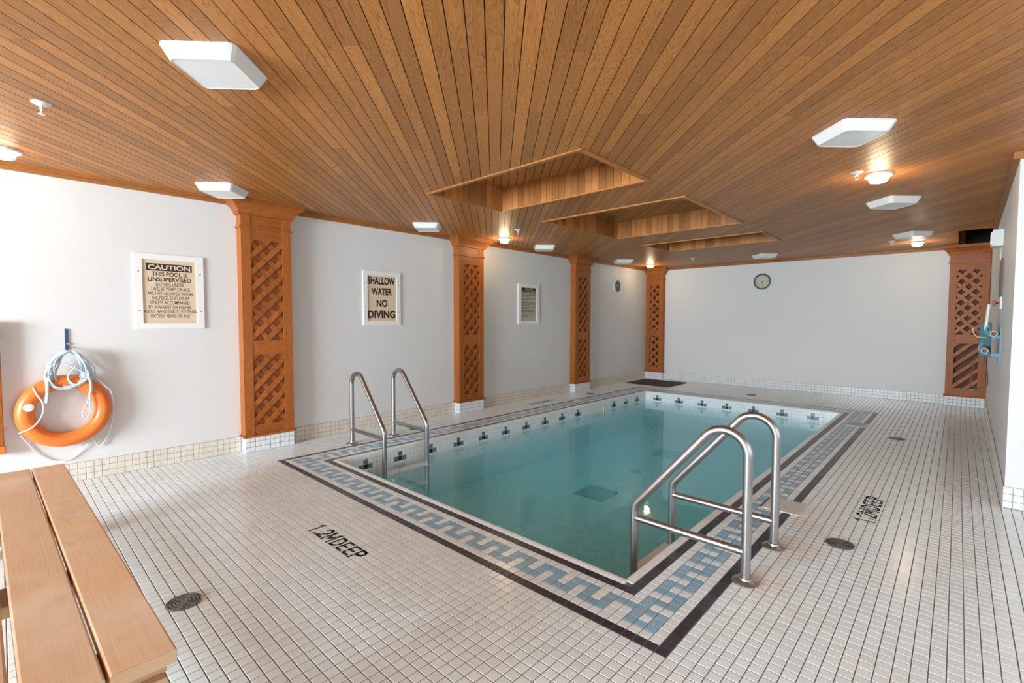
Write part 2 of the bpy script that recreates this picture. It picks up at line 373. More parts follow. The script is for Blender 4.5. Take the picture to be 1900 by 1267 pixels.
# wall behind the camera and the alcove's far wall, with window openings
q = MB()
def wall_with_openings(q, a0, a1, spans, z0, z1, fn):
    cur = a0
    for s0, s1 in spans:
        q.prism([(cur, -0.5), (s0, -0.5), (s0, 58), (cur, 58)], 0, 2, fn)
        q.prism([(s0, -0.5), (s1, -0.5), (s1, z0), (s0, z0)], 0, 2, fn); q.prism([(s0, z1), (s1, z1), (s1, 58), (s0, 58)], 0, 2, fn); cur = s1
    q.prism([(cur, -0.5), (a1, -0.5), (a1, 58), (cur, 58)], 0, 2, fn)
wall_with_openings(q, XL, XA, [(-65, -11), (-1, 53)], 10, 44, lambda u, v, w: (u, YB-w, v)); wallobj('wall_front', q)
q = MB(); wall_with_openings(q, YB, YC, [(-53, 37)], 10, 44, lambda u, v, w: (XA+w, u, v)); wallobj('wall_alcove', q)
for n_, (a, b_, f) in enumerate([(-65, -11, lambda u, v, w: (u, YB-w, v)), (-1, 53, lambda u, v, w: (u, YB-w, v)), (-53, 37, lambda u, v, w: (XA+w, u, v))]):
    c0 = f((a+b_)/2, 10, 1); wn = thing('window_%d' % (n_+1), c0, kind='structure')
    fr_ = MB()
    for u0, u1, v0, v1 in [(a, b_, 10, 11), (a, b_, 43, 44), (a, a+1, 11, 43), (b_-1, b_, 11, 43), ((a+b_)/2-.5, (a+b_)/2+.5, 11, 43)]:
        fr_.prism([(u0, v0), (u1, v0), (u1, v1), (u0, v1)], 0.3, 1.6, f)
    fr_.build('window_frame', 'frame', wn)
    MB().prism([(a+1, 11), (b_-1, 11), (b_-1, 43), (a+1, 43)], 1.0, 1.1, f).build('pane', 'pane', wn)

# ------------------------------------------------------------------ floor
floor = thing('floor', (0, 0, 0), kind='structure')
q = MB()
for a, b_ in [((XL, YB), (PX0-0.05, YF)), ((PX1+0.05, YB), (XA, YF)), ((PX0-0.05, YB), (PX1+0.05, PY0-0.05)), ((PX0-0.05, PY1+0.05), (PX1+0.05, YF))]:
    q.box((a[0], a[1], -1.0), (b_[0], b_[1], -0.055))
q.build('floor_bed', 'grout', floor)
W_, L_ = 76, 136
holes = {}                       # skimmer lids replace tiles
def in_lid(x, y): return (-3.6 < x < 1.25 and 38.1 < y < 43.4) or (-77.2 < x < -72.9 and 93.6 < y < 97.3) or (-4.5 < x < 0.0 and 110.6 < y < 115.4)
def kind_of(i, j):
    """i: column index counted from the right outer edge of the border (negative x), j: row index from the near edge"""
    if not (0 <= i < W_ and 0 <= j < L_): return 'tile'
    dr, dl, dn, df = i, W_-1-i, j, L_-1-j
    d = min(dr, dl, dn, df)
    if d == 0 or d == 6: return 'black'
    if d in (1, 5): return 'tile'
    if d > 6: return None
    cr = min(dr, dl); cn = min(dn, df)
    if cr in (2, 3, 4) and cn in (2, 3, 4):          # corner ring
        return 'tile' if (cr == 3 and cn == 3) else 'blue'
    if cn in (2, 3, 4) and cr > 4:                   # near and far bands
        c = i if cn == dn else W_-1-i
        if cn == 2: return 'tile' if (c % 4 == 2 or c == 5) else 'blue'
        if cn == 3: return 'blue' if (c % 2 == 1 and c != 5 and c != W_-6+0 or c == W_-7) else 'tile'
        return 'tile' if c % 4 == 0 else 'blue'
    if dr <= 4:
        if dr == 2: return 'tile' if j % 4 == 1 else 'blue'
        if dr == 3: return 'blue' if j % 2 == 0 else 'tile'
        return 'tile' if j % 4 == 3 else 'blue'
    if dl == 2: return 'tile' if (j % 4 == 2 or j == 5) else 'blue'
    if dl == 3: return 'blue' if (j % 2 == 1 and j != 5) else 'tile'
    return 'tile' if j % 4 == 0 else 'blue'
cells = {'tile': [], 'black': [], 'blue': []}
for i in range(-32, 89):
    xc = -(i+0.5)*GX
    for j in range(-48, 169):
        yc = (j+0.5)*GY
        if xc > 0 and yc > YC-0.3 and xc-.5 > xr(yc)-.15: continue
        k = kind_of(i, j)
        if k is None or in_lid(xc, yc): continue
        x0, x1, y0, y1 = xc-.5*GX, xc+.5*GX, yc-.5*GY, yc+.5*GY
        x0 = max(x0, XL); y1 = min(y1, YF)
        if yc > YC: x1 = min(x1, xr(yc))
        if x1-x0 < 0.15 or y1-y0 < 0.15: continue
        if not visible((xc, yc, 0), 250) and not (-60 < yc): continue
        cells[k].append(titem(x1-x0-0.075, y1-y0-0.075, ((x0+x1)/2, (y0+y1)/2, 0)))
pieces(floor, 'floor_tile', cells['tile'], 'tile'); pieces(floor, 'border_tile', cells['black'], 'black'); pieces(floor, 'meander_tile', cells['blue'], 'blue')
# depth markings: lettering fired into the tiles
def arc(cx, cy, rx_, ry_, a0, a1, n=7):
    return [(cx+rx_*math.cos(math.radians(a0+(a1-a0)*k/n)), cy+ry_*math.sin(math.radians(a0+(a1-a0)*k/n))) for k in range(n+1)]
GLYPH = {'1': (0.75, [[(0.0, .78), (.3, 1.0), (.3, 0.0)]]), '.': (0.4, [[(.12, 0.0), (.12, .14)]]),
         '2': (1.0, [arc(.4, .70, .4, .30, 165, -25)+[(0.0, .06), (.82, .06)]]),
         'M': (1.25, [[(0, 0), (0, 1), (.5, .25), (1.0, 1), (1.0, 0)]]),
         'D': (1.05, [[(0, .06), (0, .94), (.35, .94)]+arc(.35, .5, .45, .44, 90, -90)+[(0, .06)]]),
         'E': (0.95, [[(.75, .94), (0, .94), (0, .06), (.75, .06)], [(0, .5), (.62, .5)]]),
         'P': (0.9, [[(0, 0), (0, .94), (.35, .94)]+arc(.35, .70, .40, .24, 90, -90)+[(0, .46)]])}
def depth(O, U, V, L, H):
    """1.2M DEEP written in strokes, broken by the joints of the tiles"""
    O, U, V = Vector(O), Vector(U), Vector(V); seq = ['1', '.', '2', 'M', ' ', 'D', 'E', 'E', 'P']
    tot = sum(GLYPH[c][0]+.2 if c != ' ' else .12 for c in seq)-.35; k_ = L/tot; x = 0.0; bm = bmesh.new()
    sw = 0.17
    for c in seq:
        if c == ' ': x += .12; continue
        wd, st_ = GLYPH[c]
        for line in st_:
            P = [Vector(((x+px_)*k_, py_*H)) for px_, py_ in line]
            for a, b_ in zip(P[:-1], P[1:]):
                d = (b_-a).normalized(); n_ = Vector((-d.y, d.x))*sw; e = d*sw*.7
                bm.faces.new([bm.verts.new((q_.x, q_.y, 0)) for q_ in (a-e-n_, b_+e-n_, b_+e+n_, a-e+n_)])
        x += wd+.2
    for a, b_ in ((0.27, 0.31), (0.69, 0.73)):
        for c in (a*H, b_*H): bmesh.ops.bisect_plane(bm, geom=bm.verts[:]+bm.edges[:]+bm.faces[:], plane_co=(0, c, 0), plane_no=(0, 1, 0))
        bmesh.ops.delete(bm, geom=[f for f in bm.faces if a*H < f.calc_center_median().y < b_*H], context='FACES')
    bm.verts.index_update(); mb = MB(); mb.add([O+U*v.co.x+V*v.co.y for v in bm.verts], [[v.index for v in f.verts] for f in bm.faces]); bm.free()
    mb.build('depth_marking', 'print', floor)
depth((-43.0, -9.05, 0.006), (1, 0, 0), (0, 1, 0), 11.0, 2.0)
depth((8.7, 42.0, 0.006), (0, 1, 0), (-1, 0, 0), 11.6, 2.1)
depth((-82.3, 89.8, 0.006), (0, -1, 0), (1, 0, 0), 12.4, 2.0)

# ------------------------------------------------------------------ tiled bases of the walls
def base(name, p0, U, n, Nn, hgt=3, mat='btile', length=None, nmax=150):
    """rows of small tiles along a wall. p0 start on the floor, U along, Nn out of the wall"""
    U, Nn = Vector(U), Vector(Nn); st = tag(thing(name, p0), kind='structure'); its = []
    pitch = length/n; V = Vector((0, 0, 1)); th = 0.16
    if U.cross(V).dot(Nn) < 0: start = Vector(p0)+U*length; UU = -U
    else: start = Vector(p0); UU = U
    for i in range(n):
        for k in range(hgt):
            c = start+UU*((i+.5)*pitch)+V*(k+.5)+Nn*th
            its.append(titem(pitch-.07, .93, c, UU, V, 0.08))
    g_ = MB(); a = Vector(p0); e = a+U*length
    g_.add([a, e, e+V*hgt, a+V*hgt, a+Nn*(th-.05), e+Nn*(th-.05), e+V*hgt+Nn*(th-.05), a+V*hgt+Nn*(th-.05)],
           [(0, 1, 2, 3), (4, 5, 6, 7), (0, 1, 5, 4), (1, 2, 6, 5), (2, 3, 7, 6), (3, 0, 4, 7)])
    g_.build('grout_bed', 'bgrout', st); pieces(st, 'base_tile', its, mat, nmax)
COLS = [(-2.3, 7.2), (53.0, 62.4), (108.5, 118.0)]
edges = [-60]+[e for c in COLS for e in c]+[166.6]
base('baseboard_left', (XL, -60, 0), (0, 1, 0), 57, (1, 0, 0), length=57.6)
base('baseboard_left', (XL, 7.3, 0), (0, 1, 0), 45, (1, 0, 0), length=45.6)
base('baseboard_left', (XL, 62.5, 0), (0, 1, 0), 46, (1, 0, 0), length=45.9, nmax=60)
base('baseboard_left', (XL, 118.1, 0), (0, 1, 0), 48, (1, 0, 0), length=48.4, nmax=60)
base('baseboard_back', (-80.3, YF, 0), (1, 0, 0), 93, (0, -1, 0), length=93.5, mat='wtile', nmax=100)
ang = math.atan(0.0102); ur = Vector((math.sin(ang), math.cos(ang), 0))
base('baseboard_right', (XR, YC, 0), ur, 104, (-math.cos(ang), math.sin(ang), 0), length=105, nmax=60)
base('baseboard_alcove', (XR-0.16, YC, 0), (1, 0, 0), 20, (0, -1, 0), length=20.2, mat='wtile', nmax=60)

# ------------------------------------------------------------------ swimming pool
pool = thing('swimming_pool', (PX0, PY0, 0), 'rectangular sunken pool with white tiled sides, rounded white coping and blue cross pattern', 'pool')
q = MB()
q.box((PX0-1.0, PY0-1, ZP-1), (PX0, PY1+1, -0.12)); q.box((PX1, PY0-1, ZP-1), (PX1+1.0, PY1+1, -0.12))
q.box((PX0, PY0-1, ZP-1), (PX1, PY0, -0.12)); q.box((PX0, PY1, ZP-1), (PX1, PY1+1, -0.12)); q.box((PX0, PY0, ZP-1), (PX1, PY1, ZP))
q.build('pool_shell', 'pgrout', pool)
wt = {'wtile': [], 'cblue': [], 'navy': [], 'ftile': []}
far_cross = {4+8*k for k in range(7)}
left_cross = {5+8*k for k in range(10)} | {98, 106, 114}
def side(nu, start, U, Nn, length, crosses, skim=None, rows=12):
    p = length/nu; U, Nn = Vector(U), Vector(Nn); V = Vector((0, 0, 1))
    for i in range(nu):
        for r in range(1, rows+1):
            if skim and skim[0] <= i <= skim[1] and 2 <= r <= 4: continue
            k = 'wtile'
            if r in (1,) and i in crosses: k = 'cblue'
            if r == 2: k = 'navy' if i in crosses else ('cblue' if (i-1 in crosses or i+1 in crosses) else 'wtile')
            z = -(r+.5)
            if z < ZP+.4: continue
            wt[k].append(titem(p-.07, .93, Vector(start)+U*((i+.5)*p)+V*z+Nn*0.05, U, V))
side(59, (PX0, PY1, 0), (1, 0, 0), (0, -1, 0), PX1-PX0, far_cross)
side(59, (PX1, PY0, 0), (-1, 0, 0), (0, 1, 0), PX1-PX0, far_cross)
side(121, (PX0, PY0, 0), (0, 1, 0), (1, 0, 0), PY1-PY0, left_cross, skim=(85, 91))
side(121, (PX1, PY1, 0), (0, -1, 0), (-1, 0, 0), PY1-PY0, left_cross)
pieces(pool, 'side_tile', wt['wtile'], 'wtile'); pieces(pool, 'cross_tile', wt['cblue'], 'cblue'); pieces(pool, 'cross_centre', wt['navy'], 'navy')
its = []
for i in range(60):
    for j in range(120):
        its.append(titem(1.005-.09, 1.004-.09, (PX0+(i+.5)*1.005, PY0+(j+.5)*1.0042, ZP+.06)))
pieces(pool, 'bottom_tile', its, 'pooltile', 0)
# coping: rounded nosing pieces
def coping(nu, start, U, Nn, length, ext=0.0):
    """Nn points into the pool; the border is on the other side"""
    p = length/nu; U, Nn = Vector(U), Vector(Nn); out_ = []
    prof = [(-1.02, -0.12), (-1.02, 0.02), (-0.6, 0.10), (-0.25, 0.09), (-0.02, -0.05), (0.09, -0.3), (0.10, -0.95), (0.0, -0.97), (0.0, -0.12)]
    n = len(prof)
    for i in range(nu):
        a = p/2-.02; vs = [tuple(U*s_+Nn*x+Vector((0, 0, z))) for s_ in (-a, a) for x, z in prof]
        fs = [tuple(range(n)), tuple(range(2*n-1, n-1, -1))]+[(k, (k+1) % n, n+(k+1) % n, n+k) for k in range(n)]
        out_.append(((round(p, 3), tuple(U)), vs, fs, tuple(Vector(start)+U*((i+.5)*p))))
    return out_
cp = coping(122, (PX0-.4, PY0, 0), (1, 0, 0), (0, 1, 0), PX1-PX0+.8)+coping(242, (PX1, PY0-.4, 0), (0, 1, 0), (-1, 0, 0), PY1-PY0+.8)
cp += coping(121, (PX0, PY0-.4, 0), (0, 1, 0), (1, 0, 0), PY1-PY0+.8)+coping(60, (PX0-.4, PY1, 0), (1, 0, 0), (0, -1, 0), PX1-PX0+.8)
pieces(pool, 'coping_tile', cp, 'wtile')
# skimmer mouth in the left side
y0, y1 = PY0+85*.9959, PY0+92*.9959
q = MB(); q.box((PX0-0.9, y0, -4.3), (PX0+.06, y0+.12, -2.0)); q.box((PX0-.9, y1-.12, -4.3), (PX0+.2, y1, -2.0)); q.box((PX0-.9, y0, -2.12), (PX0+.06, y1, -2.0)); q.box((PX0-.02, y0, -4.3), (PX0+.02, y1, -2.1))
q.build('skimmer_mouth', 'step', pool)
# main drains and inlet on the pool bottom
k = (26.363-ZP)/26.363
def drop(x, y): return (CAM[0]+(x-CAM[0])*k, CAM[1]+(y-CAM[1])*k)
for cx, cy in (drop(-23.6, 26.4), drop(-25.2, 54.3)):
    cx, cy = round(cx, 2), round(cy, 2); h = 3.6
    q = MB()
    for a, b_ in [((-h, -h), (h, -h+.9)), ((-h, h-.9), (h, h)), ((-h, -h+.9), (-h+.9, h-.9)), ((h-.9, -h+.9), (h, h-.9))]:
        q.box((cx+a[0], cy+a[1], ZP), (cx+b_[0], cy+b_[1], ZP+.25))
    fr_ = q.build('drain_frame', 'navy', pool)
    q = MB()
    for s_ in range(14):
        xx = cx-h+.9+(s_+.5)*(2*h-1.8)/14; q.box((xx-.12, cy-h+.9, ZP+.08), (xx+.12, cy+h-.9, ZP+.2))
    q.lathe([(0.9, ZP+.1), (0.9, ZP+.3), (0, ZP+.3)], (cx, cy, 0), n=20); q.build('drain_grille', 'cblue', pool, smooth=False)
cx, cy = drop(-24.2, 39.9); MB().lathe([(1.5, ZP), (1.5, ZP+.18), (1.2, ZP+.25), (0, ZP+.25)], (cx, cy, 0)).build('inlet_cover', 'cblue', pool)
q = MB().box((PX0+.12, PY0+.12, ZP+.1), (PX1-.12, PY1-.12, ZW)); wa = q.build('pool_water', 'water', org=(PX0, PY0, ZP))
tag(wa, 'still teal water filling the tiled pool', 'water', kind='stuff')

# ------------------------------------------------------------------ stainless handrail ladders
def ladder(x, y, mir, label):
    t = thing('pool_ladder', (x, y, 0), label, 'ladder', group='stainless pool ladders')
    s = mir
    Ra, zc = 2.36, 12.74; dx, dz = -.646, -.763; al = math.acos(-dx)      # arch, then a slope of fixed direction
    pp = [(0, 0), (0, 4), (0, 8), (0, 11), (0, 12)]
    a1 = math.degrees(math.atan2(.646, -.763)); pp += [(-Ra+Ra*math.cos(math.radians(a)), zc+Ra*math.sin(math.radians(a))) for a in np.linspace(0, a1, 22)]
    pe = pp[-1]; xl = -12.42; tt = (xl-pe[0])/dx; corner = (xl, pe[1]+dz*tt); rf = 2.0; turn = math.acos(-dz); tl = rf*math.tan(turn/2)
    st0 = (corner[0]-dx*tl, corner[1]-dz*tl); fc = (xl+rf, corner[1]-tl)
    a0 = math.atan2(st0[1]-fc[1], st0[0]-fc[0]); a0 = a0 if a0 > 0 else a0+2*math.pi
    pp += [(pe[0]+(st0[0]-pe[0])*k/6, pe[1]+(st0[1]-pe[1])*k/6) for k in range(1, 6)]
    pp += [(fc[0]+rf*math.cos(a), fc[1]+rf*math.sin(a)) for a in np.linspace(a0, math.pi, 10)]
    pp += [(xl, corner[1]-tl-.6), (xl, 2), (xl, -0.5), (xl, -6), (xl, -11.5)]
    for yy in (y, y+10.2):
        MB().tube([(x+s*a, yy, z) for a, z in pp], 0.46, 16).build('handrail', 'steel', t)
        MB().tube([(x-s*0.2, yy, 3.05), (x-s*12.2, yy, 3.1)], 0.40, 14).build('crossbar', 'steel', t)
        MB().lathe([(1.27, 0.02), (1.27, 0.12), (1.17, 0.2), (0.62, 0.3), (0.56, 0.5), (0.48, 0.55)], (x, yy, 0)).build('flange', 'steel', t)
    for z in (-3.75, -7.6, -11.0):
        xa, xb = x-s*11.3, x-s*13.3
        q = MB().box((min(xa, xb), y+0.2, z-.35), (max(xa, xb), y+10.0, z+.1), 0.12); q.build('tread', 'step', t, smooth=True)
    return t
ladder(1.0, 15.8, 1, 'large brushed steel pool ladder with double looped rails at the near right pool edge')
tl = ladder(-77.75, 15.9, -1, 'brushed steel pool ladder on the far left side of the pool near the lattice pillar')
# mirrored ladder: cross pieces go towards +x
for c in list(tl.children): pass

# ------------------------------------------------------------------ cedar ceiling
ceiling = thing('ceiling', (0, 0, ZC), kind='structure')
WELLS = [(-55.4, -22.6, 20.0, 38.6), (-55.4, -22.6, 53.4, 85.2), (-55.4, -22.6, 101.6, 118.3)]
NOTCH = (15.6, xr(150), 134.8, YF)
def clip(poly, a, b_, c):
    """keep a*x+b*y<=c"""
    out_ = []; n = len(poly)
    for i in range(n):
        p, q_ = poly[i], poly[(i+1) % n]; dp, dq = a*p[0]+b_*p[1]-c, a*q_[0]+b_*q_[1]-c
        if dp <= 0: out_.append(p)
        if (dp < 0 < dq) or (dq < 0 < dp):
            t_ = dp/(dp-dq); out_.append((p[0]+(q_[0]-p[0])*t_, p[1]+(q_[1]-p[1])*t_))
    return out_
def parea(p): return abs(sum(p[i][0]*p[(i+1) % len(p)][1]-p[(i+1) % len(p)][0]*p[i][1] for i in range(len(p))))/2 if len(p) > 2 else 0
def minus_rect(polys, R):
    x0, x1, y0, y1 = R; res_ = []
    for p in polys:
        for h in (clip(p, 1, 0, x0), clip(p, -1, 0, -x1)):
            if parea(h) > 1e-3: res_.append(h)
        mid = clip(clip(p, -1, 0, -x0), 1, 0, x1)
        for h in (clip(mid, 0, 1, y0), clip(mid, 0, -1, -y1)):
            if parea(h) > 1e-3: res_.append(h)
    return res_
R2 = math.sqrt(2)
def st(s, t): return ((s-t)/R2, (s+t)/R2)
PITCH = 1.515; XCE = 40.0; YCE = -52.0
s0 = -27.75-PITCH*60
planks = []
for k_ in range(0, 170):
    sa = s0+k_*PITCH; sb = sa+PITCH-0.095
    t = -80+random.choice([0, 1, 2, 3])*12.2+(-0.1)
    t = -79.3+12.2*random.randint(0, 4)-24.4
    while t < 210:
        ln = 12.2*random.choice([3, 4, 4, 5, 5, 6, 6, 7]); te = t+ln
        sm_ = (sa+sb)/2
        # do not let one board bridge a well
        for (wx0, wx1, wy0, wy1) in WELLS:
            cut = ((wy0+wy1)-(wx0+wx1))/2/R2
            c_ = ((wx0+wx1)/2+(wy0+wy1)/2)/R2
            if t < cut < te and abs(sm_-c_) < (wx1-wx0+wy1-wy0)/2/R2: te = cut
        poly = [st(sa, t+.03), st(sb, t+.03), st(sb, te-.03), st(sa, te-.03)]
        t = te
        poly = clip(clip(clip(clip(poly, -1, 0, -XL), 1, 0, XCE), 0, -1, -YCE), 0, 1, YF)
        if parea(poly) < 0.05: continue
        ps = [poly]
        for Wl in WELLS: ps = minus_rect(ps, (Wl[0]-.32, Wl[1]+.32, Wl[2]-.32, Wl[3]+.32))
        ps = minus_rect(ps, NOTCH)
        ps = minus_rect(ps, (xr(YC)+1.0, 99, YC+1.2, 400))
        ps = [p for p in ps if parea(p) > 0.02]
        if not ps: continue
        planks.append(ps)
vis = []
for ps in planks:
    ok = 0
    for p in ps:
        cs = list(p)+[((p[i][0]+p[(i+1) % len(p)][0])/2, (p[i][1]+p[(i+1) % len(p)][1])/2) for i in range(len(p))]
        ok = max(ok, max([1 if visible((a, b_, ZC), 5) else 0 for a, b_ in cs]))
    c = project((ps[0][0][0], ps[0][0][1], ZC))
    vis.append((0 if ok else 1, c[2] if c else 500, ps))
vis.sort(key=lambda a: a[:2])
print('planks', len(vis), sum(1 for v_ in vis if v_[0] == 0))
uvp = lambda x, y, z: ((y-x)/R2, (x+y)/R2)
rest = MB()
for n_, (h_, d_, ps) in enumerate(vis):
    q = MB() if (n_ < 300 and h_ == 0) else rest
    for p in ps:
        if sum(p[i][0]*p[(i+1) % len(p)][1]-p[(i+1) % len(p)][0]*p[i][1] for i in range(len(p))) < 0: p = p[::-1]
        q.prism(p, ZC, ZC+.35)
    if q is not rest: q.build('plank', 'plank', ceiling, uvfn=uvp)
if rest.v: rest.build('plank', 'plank', ceiling, uvfn=uvp, kind='stuff')
# deck above the boards
q = MB()
base_poly = [[(XL, YB), (XA, YB), (XA, YF), (XL, YF)]]
for Wl in WELLS+[NOTCH]: base_poly = minus_rect(base_poly, (Wl[0]-.32, Wl[1]+.32, Wl[2]-.32, Wl[3]+.32))
for p in base_poly: q.prism(p, ZC+.36, ZC+.8)
q.build('roof_deck', 'seam', ceiling)
q = MB().box((XL, YB, ZC), (XA, YCE, ZC+.34)).box((XCE, YCE, ZC), (XA, YC, ZC+.34)); q.build('ceiling_panel', 'plank', ceiling)

# recessed wells in the ceiling
ZT = 53.9
for n_, (x0, x1, y0, y1) in enumerate(WELLS):
    lab = ['nearest', 'middle', 'farthest'][n_]
    wl_ = thing('ceiling_recess', ((x0+x1)/2, (y0+y1)/2, ZC), kind='structure')
    wl_['label'] = '%s of three recessed cedar wells in the plank ceiling' % lab
    def boards(a0, a1, fn):
        n = max(1, round((a1-a0)/1.52)); p = (a1-a0)/n
        for i in range(n):
            u0, u1 = a0+i*p+.03, a0+(i+1)*p-.03
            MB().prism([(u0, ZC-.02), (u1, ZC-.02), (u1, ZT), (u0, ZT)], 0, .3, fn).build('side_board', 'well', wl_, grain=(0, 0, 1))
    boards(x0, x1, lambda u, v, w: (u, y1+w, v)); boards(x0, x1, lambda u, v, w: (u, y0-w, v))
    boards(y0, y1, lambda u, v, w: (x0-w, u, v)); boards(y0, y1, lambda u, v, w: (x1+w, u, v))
    q = MB(); q.box((x0-.8, y0-.8, ZT+.36), (x1+.8, y1+.8, ZT+.6))
    for a, b_ in [((x0-.8, y0-.8), (x0-.32, y1+.8)), ((x1+.32, y0-.8), (x1+.8, y1+.8)), ((x0-.8, y0-.8), (x1+.8, y0-.32)), ((x0-.8, y1+.32), (x1+.8, y1+.8))]:
        q.box((a[0], a[1], ZC+.8), (b_[0], b_[1], ZT+.4))
    q.build('well_lining', 'seam', wl_)
    kk = math.floor(((x0+y0)/R2)/PITCH)-2
    while kk*PITCH < (x1+y1)/R2:
        sa = kk*PITCH; kk += 1
        p = [st(sa, -400), st(sa+PITCH-.12, -400), st(sa+PITCH-.12, 400), st(sa, 400)]
        p = clip(clip(clip(clip(p, -1, 0, -x0), 1, 0, x1), 0, -1, -y0), 0, 1, y1)
        if parea(p) < .05: continue
        MB().prism(p, ZT, ZT+.3).build('top_board', 'plank', wl_, uvfn=uvp)
    for a, b_ in [((x0-.75, y0-.75), (x1+.75, y0)), ((x0-.75, y1), (x1+.75, y1+.75)), ((x0-.75, y0), (x0, y1)), ((x1, y0), (x1+.75, y1))]:
        MB().box((a[0], a[1], ZC-.22), (b_[0], b_[1], ZC+.02), 0.06).build('edge_trim', 'plank', wl_)
# notch above the far right pillar with a dark duct opening
nx0, nx1, ny0, ny1 = NOTCH
nt_ = thing('ceiling_recess', (nx0, ny1, ZC), kind='structure'); nt_['label'] = 'raised bay with a dark vent above the far right pillar'
MB().box((nx0-.5, ny0, ZC), (nx0, ny1, 54.4)).build('side_panel', 'plank', nt_, grain=(0, 1, 0))
MB().box((nx0, ny0-.5, ZC), (nx1+.5, ny0, 54.4)).build('side_panel', 'plank', nt_)
MB().box((nx0-.5, ny0-.5, 54.4), (nx1+3, ny1, 54.8)).build('top_panel', 'dark', nt_)
MB().box((nx0, ny1-1.2, ZC), (nx0+1.0, ny1, 54.4)).build('corner_post', 'col', nt_)
MB().box((nx0+1.0, ny1-.5, ZC), (xr(YF), ny1, 54.4)).build('vent_opening', 'dark', nt_)

# trims where walls meet the ceiling
def trim(n, mb, g=None): tag(mb.build('trim_%d' % n, 'trimw', org=(0, 0, 0), grain=g), kind='structure')
trim(1, MB().box((XL, YB, ZC-.9), (XL+.6, YF, ZC)).box((XL+.6, YB, ZC-.35), (XL+1.0, YF, ZC)))
trim(2, MB().box((XL+1, YF-.6, ZC-.9), (nx0-.5, YF, ZC)).box((XL+1, YF-1.0, ZC-.35), (nx0-.5, YF-.6, ZC)))
q = MB(); q.prism([(XR-.7, YC-.7), (XR, YC), (xr(ny0)+.05, ny0-.6), (xr(ny0)-.7, ny0-.6)], ZC-.9, ZC); trim(3, q, (0, 1, 0))
trim(4, MB().prism([(XR-.7, YC-.7), (XCE+10, YC-.7), (XCE+10, YC), (XR, YC)], ZC-.9, ZC))

